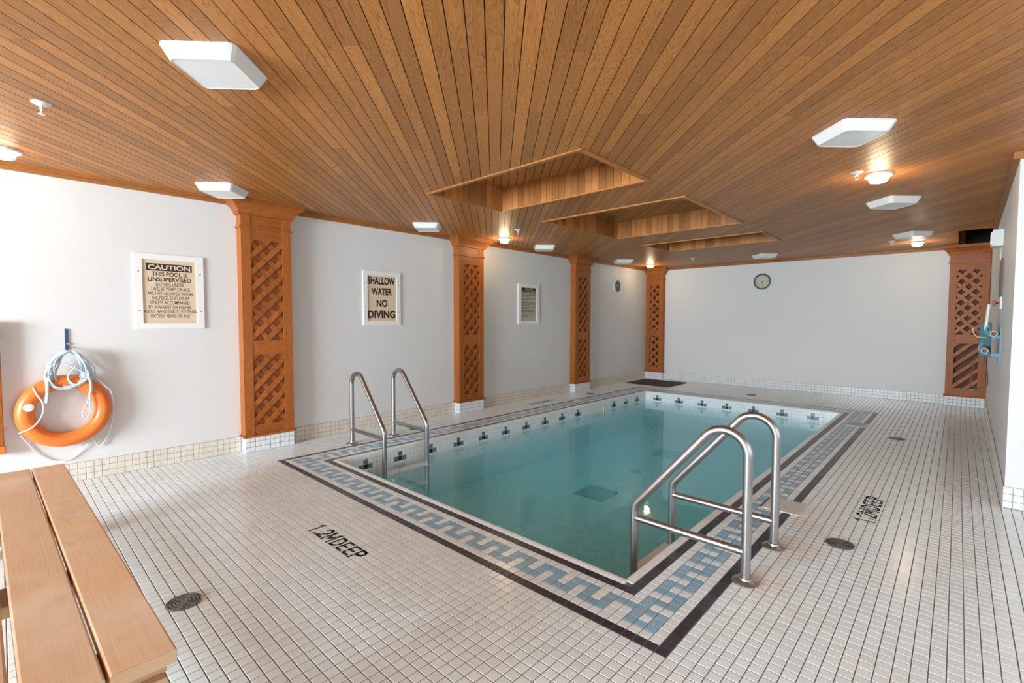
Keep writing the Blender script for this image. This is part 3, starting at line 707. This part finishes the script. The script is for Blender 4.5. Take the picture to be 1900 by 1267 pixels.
# ------------------------------------------------------------------ lattice pillars
def pillar(org, U, Nn, width, proud, label, mat='col', deep=False, worn=False):
    """org: point on floor at the pillar's left end of its front plane; U along the face; Nn out of the face"""
    U, Nn = Vector(U), Vector(Nn); O = Vector(org)
    t = thing('lattice_pillar', O+U*(width/2), label, 'pillar', group='cedar lattice pillars along the walls')
    f = lambda u, v, w: tuple(O+U*u+Vector((0, 0, v))+Nn*w)
    def bx(u0, u1, v0, v1, w0, w1, name, m=mat, grain=None, **k):
        q = MB().prism([(u0, v0), (u1, v0), (u1, v1), (u0, v1)], w0, w1, f)
        if grain == 'u': grain = tuple(U)
        if grain == 'v': grain = (0, 0, 1)
        return q.build(name, m, t, grain=grain, **k)
    W = width; stw = 1.75; D = -proud
    bx(0.12, W-.12, 0, 3.0, D, -0.1, 'plinth', 'grout')
    nt2 = round(W); pt = W/nt2; its = []
    for i in range(nt2):
        for r in range(3): its.append(titem(pt-.07, .93, Vector(f((i+.5)*pt, r+.5, 0.0)), U if U.cross(Vector((0, 0, 1))).dot(Nn) > 0 else -U, (0, 0, 1)))
    for sgn, uu in ((-1, 0.0), (1, W)):
        ns = max(1, round(proud)); ps_ = proud/ns; side_n = U*sgn; a = Nn if Nn.cross(Vector((0, 0, 1))).dot(side_n) > 0 else -Nn
        for i in range(ns):
            for r in range(3): its.append(titem(ps_-.07, .93, Vector(f(uu, r+.5, -(i+.5)*ps_)), a, (0, 0, 1)))
    pieces(t, 'plinth_tile', its, 'wtile', 60)
    bx(-.35, W+.35, 2.95, 3.35, D, 0.35, 'base_moulding', grain='u')
    bx(0, stw, 3.35, 46.9, -.55, 0, 'stile', grain='v'); bx(W-stw, W, 3.35, 46.9, -.55, 0, 'stile', grain='v')
    bx(0, .5, 3.35, 46.9, D, -.56, 'side_panel', grain='v'); bx(W-.5, W, 3.35, 46.9, D, -.56, 'side_panel', grain='v')
    bx(stw, W-stw, 3.35, 5.3, -.5, -.08, 'rail', grain='u'); bx(stw, W-stw, 19.35, 22.1, -.5, -.08, 'rail', grain='u')
    bx(stw, W-stw, 41.95, 46.9, -.5, -.08, 'rail', grain='u')
    bx(stw, W-stw, 5.3, 41.95, *((D, D+.15) if deep else (-.80, -.66)), 'back_board', m='shadeback' if deep else mat, grain='v')  # deep pillars: shade behind the slats is painted into the board colour
    bx(-.28, W+.28, 44.2, 44.6, D, 0.25, 'band_moulding', grain='u')
    # capital: stacked steps flaring to the ceiling
    q = MB()
    steps = [(0.0, 46.7), (0.45, 46.75), (0.45, 47.1), (0.6, 47.1), (0.7, 47.45), (1.0, 47.9), (1.45, 48.35), (1.9, 48.6), (1.9, 48.85), (2.15, 48.9), (2.15, 49.38)]
    for (e0, z0), (e1, z1) in zip(steps[:-1], steps[1:]):
        def ring(e, z): return [f(-e, z, D), f(W+e, z, D), f(W+e, z, e), f(-e, z, e)]
        q.add(ring(e0, z0)+ring(e1, max(z1, z0+.001)), [(0, 1, 5, 4), (1, 2, 6, 5), (2, 3, 7, 6), (3, 0, 4, 7)])
    q.add([f(-2.15, 49.38, D), f(W+2.15, 49.38, D), f(W+2.15, 49.38, 2.15), f(-2.15, 49.38, 2.15)], [(0, 1, 2, 3)])
    q.add([f(0, 46.7, D), f(W, 46.7, D), f(W, 46.7, 0), f(0, 46.7, 0)], [(0, 1, 2, 3)])
    q.build('capital', mat, t, grain=tuple(U))
    # lattice slats
    for (v0, v1) in ((5.3, 19.35), (22.1, 41.95)):
        u0, u1 = stw, W-stw
        for lay, sg in ((0, 1), (1, -1)):
            w0, w1 = (-.30, -.08) if lay == 0 else (-.50, -.31)
            if worn and v0 < 10 and lay == 1: continue
            c = -60
            while c < 60:
                # line v = sg*u + c band
                d = 0.95*R2/2
                p = [(u0, v0), (u1, v0), (u1, v1), (u0, v1)]
                cc = v0+c+1.3-(0 if sg > 0 else -u0-u1)-sg*0
                p = clip(clip(p, -sg, 1, cc+d), sg, -1, -(cc-d)); c += 3.2
                if parea(p) < .15: continue
                MB().prism(p, w0, w1, f).build('lattice_slat', mat, t, grain=tuple(U*1+Vector((0, 0, sg))))
    return t
FX = -86.0
names = ['nearest orange cedar lattice pillar beside the caution sign', 'second cedar lattice pillar, between the shallow water sign and the health sign', 'third cedar lattice pillar, between the health sign and the dark wall clock']
for (a, b_), lb in zip(COLS, names):
    pillar((FX, a, 0), (0, 1, 0), (1, 0, 0), b_-a, FX-XL, lb)
pillar((-88.35, 166.5, 0), (1, 0, 0), (0, -1, 0), 8.0, YF-166.5, 'cedar lattice pillar in the far left corner behind the dark mat', deep=True)
pillar((13.35, 166.5, 0), (1, 0, 0), (0, -1, 0), 9.0, YF-166.5, 'cedar lattice pillar in the far right corner under the dark vent', deep=True, worn=True)

# ------------------------------------------------------------------ ceiling lamps
def square_light(x, y, label):
    t = thing('ceiling_light', (x, y, ZC), label, 'ceiling light', group='square white ceiling lights')
    R = 4.5; r = 3.7
    def rr(R_, z, c=0.5):
        pts = []
        for k in range(4):
            a = math.pi/2*k; cx, cy = R_*math.cos(a), R_*math.sin(a)
            for d in (-1, 0, 1):
                # rounded corner: walk along the two edges
                nx_, ny_ = math.cos(a+math.pi/2*d if d else a)*R_, math.sin(a+math.pi/2*d if d else a)*R_
                if d == 0: pts.append((cx*(1-c*.12), cy*(1-c*.12)))
                else:
                    L_e = R_*R2; pts.append((cx+(nx_-cx)*c/L_e, cy+(ny_-cy)*c/L_e))
        return [(x+a_, y+b_, z) for a_, b_ in pts]
    q = MB(); rings = [rr(R, ZC-.02), rr(R, ZC-.16), rr(R-.07, ZC-.2), rr(r+.12, ZC-1.1), rr(r, ZC-1.22)]
    n = 12; vs = [p for g_ in rings for p in g_]; fs = [(i*n+k, i*n+(k+1) % n, (i+1)*n+(k+1) % n, (i+1)*n+k) for i in range(4) for k in range(n)]
    fs.append(tuple(range(n))); q.add(vs, fs); q.build('housing', 'white', t)
    q = MB(); ra = rr(r-.02, ZC-1.22, .5); rb = rr(r-.15, ZC-1.17, .5); q.add(ra+rb, [(k, (k+1) % n, n+(k+1) % n, n+k) for k in range(n)]+[tuple(range(n, 2*n))]); q.build('diffuser', 'acrylic', t)
    return t
sl = square_light(-33.4, -20.7, 'large square white ceiling light nearest the camera, top left')
for x, y, lb in [(-79.0, -7.2, 'square white ceiling light above and left of the nearest pillar'), (-79.4, 37.2, 'square white ceiling light over the shallow water sign'),
                 (-79.9, 82.9, 'square white ceiling light over the health sign'), (-79.9, 131.0, 'square white ceiling light over the dark wall clock'),
                 (-34.8, 149.8, 'square white ceiling light in front of the green wall clock'), (5.8, 36.1, 'largest square white ceiling light on the right side'),
                 (6.0, 82.5, 'second square white ceiling light on the right side'), (6.3, 130.3, 'farthest square white ceiling light on the right side')]:
    copy_tree(sl, (x, y, ZC), 0, lb)
def round_light(x, y, label):
    t = thing('round_ceiling_light', (x, y, ZC), label, 'ceiling light', group='lit round ceiling lights')
    MB().lathe([(1.95, ZC-.02), (1.95, ZC-.15), (1.8, ZC-.35), (1.3, ZC-.4)], (x, y, 0)).build('rim', 'white', t)
    MB().lathe([(1.28, ZC-.3), (1.28, ZC-.8), (1.1, ZC-1.15), (0.6, ZC-1.3), (0.0, ZC-1.33)], (x, y, 0)).build('lamp_glass', 'lamp', t)
    return t
rl = round_light(-79.9, -33.6, 'lit round ceiling light at the left edge of the photo')
for x, y, lb in [(5.9, 60.9, 'lit round ceiling light on the right next to a sprinkler'), (6.3, 149.6, 'lit round ceiling light nearest the far right pillar'),
                 (-79.1, 63.9, 'lit round ceiling light over the second pillar'), (-78.7, 151.0, 'lit round ceiling light over the far left corner pillar')]:
    copy_tree(rl, (x, y, ZC), 0, lb)
# warm bulbs inside the round lamps
for x, y in [(-79.9, -33.6), (5.9, 60.9), (6.3, 149.6), (-79.1, 63.9), (-78.7, 151.0)]:
    l = bpy.data.lights.new('lamp_bulb', 'POINT'); l.energy = 0.5 if y < 0 else 2.8; l.color = (1, 0.78, 0.48); l.shadow_soft_size = 0.06
    o = bpy.data.objects.new('lamp_bulb', l); COL.objects.link(o); o.location = Vector((x, y, ZC-2.6))*T
def sprinkler(x, y, z, label):
    t = thing('sprinkler', (x, y, z), label, 'sprinkler', group='white ceiling sprinklers')
    MB().lathe([(0.85, z-.01), (0.85, z-.06), (0.6, z-.22), (0.3, z-.3)], (x, y, 0), n=24).build('escutcheon', 'white', t)
    MB().lathe([(0.16, z-.2), (0.16, z-.6), (0.2, z-.65), (.08, z-.7)], (x, y, 0), n=12).build('nozzle', 'white', t)
    MB().tube([(x-.18, y, z-.5), (x-.26, y, z-.8), (x, y, z-1.15), (x+.26, y, z-.8), (x+.18, y, z-.5)], .06, 6).build('yoke', 'white', t)
    MB().lathe([(0.3, z-1.15), (0.3, z-1.2), (0, z-1.21)], (x, y, 0), n=16).build('deflector', 'white', t)
    return t
sp = sprinkler(-56.5, -30.9, ZC, 'white ceiling sprinkler near the left edge, closest to the camera')
for x, y, z, lb in [(-67.3, 56.6, ZC, 'white ceiling sprinkler near the second pillar'), (3.6, 57.0, ZC, 'white ceiling sprinkler next to the lit round light on the right'),
                    (1.0, 142.5, ZC, 'white ceiling sprinkler near the far right pillar'), (-57.3, 142.2, ZC, 'white ceiling sprinkler near the far left pillar'),
                    (-39, 27.5, ZT, 'small sprinkler head inside the nearest ceiling recess'), (-39, 66, ZT, 'small sprinkler head inside the middle ceiling recess')]:
    copy_tree(sp, (x, y, z), 0, lb)

# ------------------------------------------------------------------ floor drains, lids, mat
def grate(x, y, label):
    t = thing('floor_drain', (x, y, 0), label, 'drain', group='round metal floor drains')
    MB().lathe([(1.42, 0.0), (1.42, 0.05), (0, 0.05)], (x, y, 0), n=40).build('shadow_disc', 'hole', t, smooth=False)  # flat black disc, the shade between the rings painted as colour
    for r in (1.36, 1.08, .8, .52, .24):
        q = MB(); n = 40
        vs = [(x+(r+dr)*math.cos(2*math.pi*k/n), y+(r+dr)*math.sin(2*math.pi*k/n), z) for dr, z in ((-.08, .05), (-.08, .11), (.08, .11), (.08, .05)) for k in range(n)]
        q.add(vs, [(i*n+k, i*n+(k+1) % n, (i+1)*n+(k+1) % n, (i+1)*n+k) for i in range(3) for k in range(n)]); q.build('ring', 'iron', t)
    q = MB()
    for a in range(3):
        c_, s_ = math.cos(a*math.pi/3+.4), math.sin(a*math.pi/3+.4)
        q.add([(x+c_*1.36-s_*.07, y+s_*1.36+c_*.07, .10), (x+c_*1.36+s_*.07, y+s_*1.36-c_*.07, .10), (x-c_*1.36+s_*.07, y-s_*1.36-c_*.07, .10), (x-c_*1.36-s_*.07, y-s_*1.36+c_*.07, .10)], [(0, 1, 2, 3)])
    q.build('spokes', 'iron', t)
    return t
g1 = grate(-36.1, -23.8, 'round dark floor drain beside the wooden bench')
for x, y, lb in [(6.5, 32.1, 'round dark floor drain below the right depth marking'), (6.6, 101.3, 'small looking round floor drain on the far right deck'),
                 (-79.6, 108.8, 'round floor drain in front of the third pillar'), (-36.9, 146.2, 'round floor drain between the far pool edge and back wall'), (-79.4, 33.5, 'round floor drain just past the left pool ladder')]:
    copy_tree(g1, (x, y, 0), 0, lb)
def lid(x0, x1, y0, y1, label):
    t = thing('skimmer_lid', ((x0+x1)/2, (y0+y1)/2, 0), label, 'cover', group='stone mosaic skimmer covers')
    MB().box((x0, y0, -.1), (x1, y1, 0.03), .03).build('lid_frame', 'wtile', t)
    q = MB().box((x0+.2, y0+.2, 0), (x1-.2, y1-.2, 0.06), .02); q.build('stone_insert', 'mosaic', t)
lid(-3.7, 1.3, 38.0, 43.5, 'broken white stone skimmer cover beside the large pool ladder')
lid(-77.3, -72.8, 93.4, 97.5, 'broken white stone skimmer cover on the left pool border')
lid(-4.6, 0.1, 110.4, 115.6, 'broken white stone skimmer cover near the far right pool corner')
q = MB().box((-85.6, 144.0, 0.0), (-66.8, 161.6, .3), .08); tag(q.build('floor_mat', 'mat', org=(-76, 153, 0)), 'dark brown rectangular mat on the floor before the far left pillar', 'mat')

# ------------------------------------------------------------------ wooden bench
bn = thing('bench', (-39, -33.6, 0), 'long worn wooden plank bench in the near left corner', 'bench')
ZB = 8.6
for k_, (a, b_) in enumerate([(-31.85, -29.0), (-34.9, -32.0), (-38.2, -35.25)]):
    q = MB().box((-64.2, a, ZB-.75), (-14.3, b_, ZB), .12); q.build('seat_plank', 'bench', bn, grain=(1, 0, 0), smooth=False)
for x in (-16.8, -30.0, -44.5, -60.5):
    MB().box((x-1.6, -37.9, ZB-1.55), (x+1.6, -29.3, ZB-.75), .06).build('crosspiece', 'bench', bn, grain=(0, 1, 0))
for x in (-16.0, -61.2):
    for y in (-30.3, -36.9):
        MB().box((x-1.3, y-.9, 0.02), (x+1.3, y+.9, ZB-1.56), .06).build('leg', 'bench', bn, grain=(0, 0, 1))
MB().box((-60.0, -34.0, 2.6), (-17.2, -33.2, 4.2), .05).build('stretcher', 'bench', bn, grain=(1, 0, 0))
for x in (-16.0, -61.2): MB().box((x-.4, -36.0, 2.5), (x+.4, -31.2, 4.3), .05).build('end_rail', 'bench', bn, grain=(0, 1, 0))

bn.rotation_euler.z = math.radians(1.2); bn.location = Vector((-39, -33.85, 0))*T
# ------------------------------------------------------------------ life ring, rope, hook
RC = (-87.25, -27.92, 11.85)
lr = thing('life_ring', RC, 'bright orange life ring hanging on the left wall above the bench', 'life ring')
MB().tube([(RC[0], RC[1]+4.58*math.cos(a), RC[2]+4.58*math.sin(a)) for a in [2*math.pi*k/64 for k in range(64)]], 1.12, 20, closed=True).build('ring_body', 'orange', lr)
MB().lathe([(0.62, 0), (0.6, .06), (0.5, .1), (0, .11)], (-86.22, -32.05, 13.0), axis='x', n=24).build('label_patch', 'white', lr)
def spl(P, m=8):
    P = [Vector(p) for p in P]; out_ = []
    for i in range(len(P)-1):
        p0, p1, p2, p3 = P[max(i-1, 0)], P[i], P[i+1], P[min(i+2, len(P)-1)]
        for k in range(m):
            u = k/m; out_.append(0.5*((2*p1)+(-p0+p2)*u+(2*p0-5*p1+4*p2-p3)*u*u+(-p0+3*p1-3*p2+p3)*u**3))
    return out_+[P[-1]]
for pts in ([(-86.35, -31.5, 16.1), (-86.0, -31.1, 14.9), (-86.0, -30.5, 13.4), (-86.3, -30.6, 11.7), (-86.0, -31.6, 10.1), (-86.6, -33.2, 9.2)],
            [(-87.6, -33.0, 8.7), (-88.1, -32.1, 7.0), (-88.15, -30.9, 5.1), (-88.15, -29.3, 3.9), (-88.15, -27.6, 3.8), (-88.15, -26.2, 4.8), (-87.8, -25.2, 6.2)],
            [(-87.6, -24.8, 6.9), (-87.9, -24.3, 5.8), (-88.0, -23.6, 5.4), (-87.9, -22.6, 7.5), (-87.4, -22.05, 10.4), (-87.1, -22.05, 12.8), (-86.7, -22.4, 14.5), (-86.5, -22.9, 15.2)],
            [(-86.6, -22.9, 15.1), (-86.7, -23.5, 16.0), (-87.0, -24.1, 16.8)]):
    MB().tube(spl(pts), .1, 8).build('grab_line', 'cord', lr)
hk = thing('wall_hook', (-88.2, -27.4, 23), 'dark blue strap hook on the wall above the life ring', 'hook')
MB().box((-88.4, -27.6, 21.4), (-88.2, -27.2, 24.8), .05).build('strap', 'hookblue', hk)
MB().tube([(-88.25, -27.35, 22.0), (-87.4, -27.35, 21.4), (-87.2, -27.35, 21.2), (-87.1, -27.35, 21.6)], .12, 8).build('peg', 'hookblue', hk)
MB().lathe([(.16, 0), (.16, .12), (0, .14)], (-88.2, -27.25, 22.4), axis='x', n=10).build('screw', 'steel', hk)
rc = thing('rope_coil', (-87, -27.4, 18), 'coil of pale blue rope hung over the orange life ring', 'rope')
for k in range(15):
    w_ = random.uniform(1.5, 2.6); h_ = random.uniform(2.5, 3.1); dx = random.uniform(-.35, .35); tw = random.uniform(-.25, .25); xx = -86.5+random.uniform(-.35, .5)
    pts = []
    for j in range(40):
        a = 2*math.pi*j/40; yy = w_*math.sin(a)*(1-.28*math.cos(a))+.08*math.sin(5*a+k); zz = h_*math.cos(a)
        pts.append((xx+.2*math.sin(2*a+k), -27.38+dx*(1-math.cos(a))/2+yy*math.cos(tw)-zz*math.sin(tw)*0.5, 21.3-h_+zz*1.0+.06*math.sin(7*a+k)))
    MB().tube(pts, .13, 7, closed=True).build('rope_loop', 'rope', rc)
for pts in ([(-86.2, -28.0, 19.6), (-86.1, -27.0, 18.8), (-86.1, -25.9, 18.0), (-86.1, -25.6, 16.9), (-86.1, -26.6, 16.0), (-86.0, -27.6, 17.2), (-86.1, -26.6, 18.9)],
            [(-87.6, -25.6, 20.0), (-87.9, -24.6, 19.0), (-87.6, -24.2, 17.6), (-87.0, -24.8, 16.3), (-86.4, -26.0, 15.6), (-86.1, -27.5, 16.4)]):
    MB().tube(spl(pts), .12, 7).build('rope_loop', 'rope', rc)
MB().tube(spl([(-86.2, -29.5, 17.6), (-85.95, -29.9, 16.8), (-85.9, -29.95, 15.4), (-85.95, -30.1, 13.5)]), .22, 9).build('spliced_end', 'rope', rc)
MB().tube(spl([(-86.1, -25.2, 17.5), (-85.95, -24.95, 16.4), (-85.9, -24.9, 15.0), (-86.0, -25.1, 14.2)]), .2, 9).build('spliced_end', 'rope', rc)
MB().tube(spl([(-86.0, -25.05, 14.3), (-86.2, -25.4, 12.9), (-86.4, -25.95, 11.2), (-86.4, -25.6, 10.4), (-86.3, -25.1, 11.1), (-86.1, -25.05, 12.6), (-86.0, -25.05, 14.2)]), .1, 7).build('eye_loop', 'rope', rc)
# pole at the left edge of the view
pl = thing('reaching_pole', (-87.4, -35.3, 6.5), 'wooden pole with an orange foot at the left edge of the photo', 'pole')
MB().box((-87.9, -36.4, 7.4), (-86.9, -34.7, 26.0), .15).build('shaft', 'col', pl, grain=(0, 0, 1))
MB().box((-88.0, -36.4, 6.3), (-86.8, -34.55, 7.5), .15).build('foot', 'orange', pl)
MB().box((-88.38, -35.9, 9.5), (-87.9, -34.9, 10.2)).build('bracket', 'steel', pl); MB().box((-88.38, -35.9, 23.5), (-87.9, -34.9, 24.2)).build('bracket', 'steel', pl)

# ------------------------------------------------------------------ framed signs on the left wall
XW = XL
def sign(name, y0, y1, z0, z1, iy0, iy1, iz0, iz1, label, card):
    t = thing(name, (XW, (y0+y1)/2, z0), label, 'sign')
    f = lambda u, v, w: (XW+w, u, v)
    q = MB()
    for a, b_, c, d in [(y0, y1, z0, iz0), (y0, y1, iz1, z1), (y0, iy0, iz0, iz1), (iy1, y1, iz0, iz1)]:
        q.prism([(a, c), (b_, c), (b_, d), (a, d)], 0, .32, f)
    q.build('frame', 'frame', t)
    MB().prism([(iy0, iz0), (iy1, iz0), (iy1, iz1), (iy0, iz1)], 0, .12, f).build('card', card, t)
    for sy in ((y0+iy0)/2, (y1+iy1)/2):
        for sz in (z0+(z1-z0)*.24, z0+(z1-z0)*.76):
            MB().lathe([(.12, .32), (.1, .36), (0, .37)], (XW, sy, sz), axis='x', n=10).build('screw', 'iron', t)
    return t
# on this wall a reader sees +y to the right
def wtext(t, s_, ya, yb, za, zb, bold=0, mat='print', w=.13):
    text(s_, (XW+w, ya, za), (0, 1, 0), (0, 0, 1), yb-ya, zb-za, mat, t, bold=bold)
t = sign('caution_sign', -18.5, -8.2, 24.66, 37.86, -17.45, -9.3, 25.63, 36.86, 'cream caution sign in a white frame, saying the pool is unsupervised', 'cream')
MB().prism([(-16.85, 34.95), (-10.0, 34.95), (-10.0, 36.2), (-16.85, 36.2)], .12, .14, lambda u, v, w: (XW+w, u, v)).build('heading_bar', 'print', t)
wtext(t, 'CAUTION', -16.6, -10.25, 35.15, 36.0, .03, 'cream', .155)
wtext(t, 'THIS POOL IS', -16.05, -10.75, 34.0, 34.78, .022); wtext(t, 'UNSUPERVISED', -16.65, -10.15, 33.05, 33.83, .022)
zz = 32.85
for s_, a, b_ in [('BATHERS UNDER', -15.5, -11.25), ('TWELVE YEARS OF AGE', -16.3, -10.45), ('ARE NOT ALLOWED WITHIN', -16.75, -10.0), ('THE POOL ENCLOSURE', -16.2, -10.5), ('UNLESS ACCOMPANIED', -16.35, -10.45),
                  ('BY A PARENT OR HIS/HER', -16.6, -10.2), ('AGENT WHO IS NOT LESS THAN', -17.35, -9.5), ('SIXTEEN YEARS OF AGE', -16.4, -10.5)]:
    wtext(t, s_, a, b_, zz-.62, zz, .003); zz -= .80
t = sign('shallow_water_sign', 24.8, 35.2, 25.05, 38.17, 25.95, 34.1, 26.03, 37.07, 'cream sign in a white frame reading shallow water no diving', 'cream')
for s_, a, b_, c, d in [('SHALLOW', 26.05, 33.75, 34.95, 36.75), ('WATER', 27.1, 32.8, 32.35, 34.1), ('NO', 28.45, 31.5, 29.45, 31.3), ('DIVING', 26.05, 33.75, 26.7, 28.6)]:
    wtext(t, s_, a, b_, c, d, .04)
t = sign('health_sign', 79.75, 90.45, 25.0, 38.08, 81.2, 89.1, 26.0, 36.95, 'narrow framed sign headed health regulations between the second and third pillars', 'cream2')
MB().prism([(81.6, 35.2), (88.5, 35.2), (88.5, 36.9), (81.6, 36.9)], .12, .14, lambda u, v, w: (XW+w, u, v)).build('heading_bar', 'print', t)
wtext(t, 'HEALTH', 83.2, 87.0, 36.15, 36.75, .02, 'cream2', .155); wtext(t, 'REGULATIONS', 81.9, 88.2, 35.35, 35.95, .02, 'cream2', .155)
q = MB(); z = 34.9
for nl, gap in ((3, .45), (2, .5), (4, .5), (2, .5), (3, .5), (2, .3)):
    for j in range(nl):
        y = 81.6; ye = 88.3 if j < nl-1 else random.uniform(84.5, 87)
        while y < ye:
            wd = random.uniform(.35, .9); q.prism([(y, z-.24), (min(y+wd, ye), z-.24), (min(y+wd, ye), z), (y, z)], .12, .14, lambda u, v, w: (XW+w, u, v)); y += wd+.14
        z -= .38
    z -= gap*.6
q.build('fine_print', 'grey', t, kind='stuff')

# ------------------------------------------------------------------ wall clocks
def clock(name, c, axis, R, rim, face, label, hands, numerals):
    t = thing(name, c, label, 'clock'); s_ = 1 if axis == 'x' else -1
    MB().lathe([(R, 0), (R, s_*.5), (R-.15, s_*.62), (R-.55, s_*.62), (R-.62, s_*.45)], c, axis=axis, n=48, cap=False).build('rim', rim, t)
    MB().lathe([(R-.5, 0), (R-.5, s_*.4), (0, s_*.4)], c, axis=axis, n=48).build('dial', face, t, smooth=False)
    def P(u, v, w): return (c[0]+w, c[1]+u, c[2]+v) if axis == 'x' else (c[0]+u, c[1]-w, c[2]+v)
    for a, l, wd, nm in hands:
        a = math.radians(a); du, dv = math.sin(a), math.cos(a)
        q = MB().prism([(du*-.2-dv*wd, dv*-.2+du*wd), (du*-.2+dv*wd, dv*-.2-du*wd), (du*l+dv*wd*.5, dv*l-du*wd*.5), (du*l-dv*wd*.5, dv*l+du*wd*.5)], .42, .46, P); q.build(nm, numerals, t)
    for h in range(12):
        a = math.radians(30*(h+1)); rr_ = R*.66; sz = .42; nm = str(h+1); wd = .22*len(nm)+.05
        O = P(math.sin(a)*rr_-wd/2, math.cos(a)*rr_-sz/2, .42); U = Vector(P(1, 0, 0))-Vector(P(0, 0, 0))
        text(nm, O, U, (0, 0, 1), wd, sz, numerals, t, name='numeral')
clock('wall_clock', (-40.6, YF, 41.45), 'y', 3.07, 'green', 'dial', 'round wall clock with green rim and cream dial on the back wall', [(76, 1.0, .1, 'hour_hand'), (165, 1.5, .07, 'minute_hand'), (240, 2.0, .03, 'second_hand')], 'print')
clock('wall_clock', (XL, 140.8, 40.45), 'x', 3.05, 'white', 'darkdial', 'silver rimmed wall clock with dark dial between the third and corner pillars', [(60, 1.0, .12, 'hour_hand'), (280, 1.6, .08, 'minute_hand')], 'white')

# ------------------------------------------------------------------ things on the right wall
def rx(y): return xr(y)
t = thing('emergency_light', (rx(101), 101, 43), 'white emergency light box high on the right wall', 'emergency light')
MB().box((rx(101)-1.55, 98.8, 41.0), (rx(101)+.05, 103.2, 44.2), .12).build('housing', 'white', t)
MB().box((rx(101)-1.75, 99.4, 41.4), (rx(101)-1.5, 102.6, 43.8), .05).build('front_cover', 'acrylic', t)
MB().lathe([(.5, 0), (.6, .5), (.62, .7), (.3, .72)], (rx(101)-.9, 103.2, 42.6), axis='y', n=20).build('lamp_head', 'white', t)
MB().lathe([(.32, 0), (.32, .04), (0, .05)], (rx(101)-.9, 103.92, 42.6), axis='y', n=16).build('lamp_lens', 'gold', t)
MB().tube([(rx(104)-.1, 104.0, 42), (rx(104)-.12, 104.3, 38), (rx(104)-.1, 104.2, 34.5)], .07, 6).build('cable', 'cord', t)
t = thing('framed_notice', (rx(97), 97, 31), 'narrow brown framed notice on the right wall under the emergency light', 'notice')
MB().box((rx(97)-.3, 92.5, 31.0), (rx(97)+.06, 99.5, 38.1), .05).build('frame', 'brownp', t); MB().box((rx(97)-.34, 93.0, 31.6), (rx(97)-.3, 99.0, 37.6)).build('card', 'brownp', t)
t = thing('alarm_pull', (rx(96), 96, 28.7), 'white wall box with a red pull handle on the right wall', 'alarm')
MB().box((rx(96)-.3, 93.6, 28.6), (rx(96)+.06, 97.0, 30.9), .05).build('backplate', 'white', t)
MB().tube([(rx(96)-.3, 96.0, 29.8), (rx(96)-.85, 96.0, 29.8)], .22, 10).build('stem', 'red', t)
MB().box((rx(96)-1.2, 95.4, 29.3), (rx(96)-.8, 96.6, 30.4), .08).build('handle', 'red', t)
t = thing('pole_bracket', (rx(90), 90, 19), 'blue wall bracket with curved arms holding cleaning poles', 'bracket')
MB().box((rx(90)-.25, 88.6, 18.6), (rx(90)+.08, 90.2, 25.2), .06).build('backplate', 'azure', t)
for z, l in ((24.4, 1.9), (21.1, 2.7)):
    MB().tube(spl([(rx(90)-.2, 89.5, z-.9), (rx(90)-l*.55, 89.5, z-1.0), (rx(90)-l, 89.5, z-.4), (rx(90)-l-.1, 89.5, z+.5), (rx(90)-l+.3, 89.5, z+1.1)]), .17, 8).build('arm', 'azure', t)
    MB().box((rx(90)-1.2, 89.3, z-1.25), (rx(90)-.2, 89.7, z-.7)).build('arm_web', 'azure', t)
def pole(y0, y1, x, z, r, label):
    t = thing('cleaning_pole', (x, y0, z), label, 'pole', group='poles resting in the blue bracket')
    q = MB(); n = 20
    vs = [(x+rr_*math.cos(2*math.pi*k/n), yy, z+rr_*math.sin(2*math.pi*k/n)) for rr_, yy in ((r*.72, y1), (r*.72, y0), (r, y0), (r, y1)) for k in range(n)]
    q.add(vs, [(i*n+k, i*n+(k+1) % n, (i+1)*n+(k+1) % n, (i+1)*n+k) for i in range(3) for k in range(n)]); q.smooth = True; q.build('tube', 'tube', t)
    MB().lathe([(r*.7, 0.6), (r*.7, .7), (0, .7)], (x, y0, z), axis='y', n=16).build('tube_core', 'brownp', t)
pole(88.2, 98.0, rx(89)-1.05, 24.0, .5, 'beige hollow pole in the upper arm of the blue bracket')
pole(87.4, 98.0, rx(89)-2.15, 20.9, .5, 'beige hollow pole in the lower arm of the blue bracket')
t = thing('leaf_skimmer', (rx(95)-2.2, 96, 21), 'teal leaf skimmer net with pale handle hung beside the pole bracket', 'net')
MB().box((rx(95)-2.7, 99, 19.2), (rx(95)-1.0, 104, 26.0), .1).build('net_bag', 'teal', t)
MB().tube([(rx(95)-1.9, 98.5, 24.5), (rx(95)-1.55, 98.4, 29.6)], .3, 10).build('handle', 'white', t)
MB().tube(spl([(rx(95)-1.7, 98.5, 23.0), (rx(95)-3.0, 98.5, 23.2), (rx(95)-3.6, 98.5, 24.0), (rx(95)-3.75, 98.5, 25.0)]), .12, 7).build('hook', 'tube', t)
t = thing('hanging_hose', (rx(100)-2.5, 103, 14), 'thin dark hose hanging below the leaf skimmer before the far right pillar', 'hose')
MB().tube(spl([(rx(100)-2.9, 101.5, 19.1), (rx(100)-3.2, 102, 18.3), (rx(100)-3.6, 103, 15.5), (rx(100)-3.5, 103, 13.0), (rx(100)-2.2, 103, 12.6), (rx(100)-1.2, 103, 13.2), (rx(100)-1.3, 103, 16), (rx(100)-1.9, 102, 19.1)]), .09, 7).build('hose', 'brownp', t)
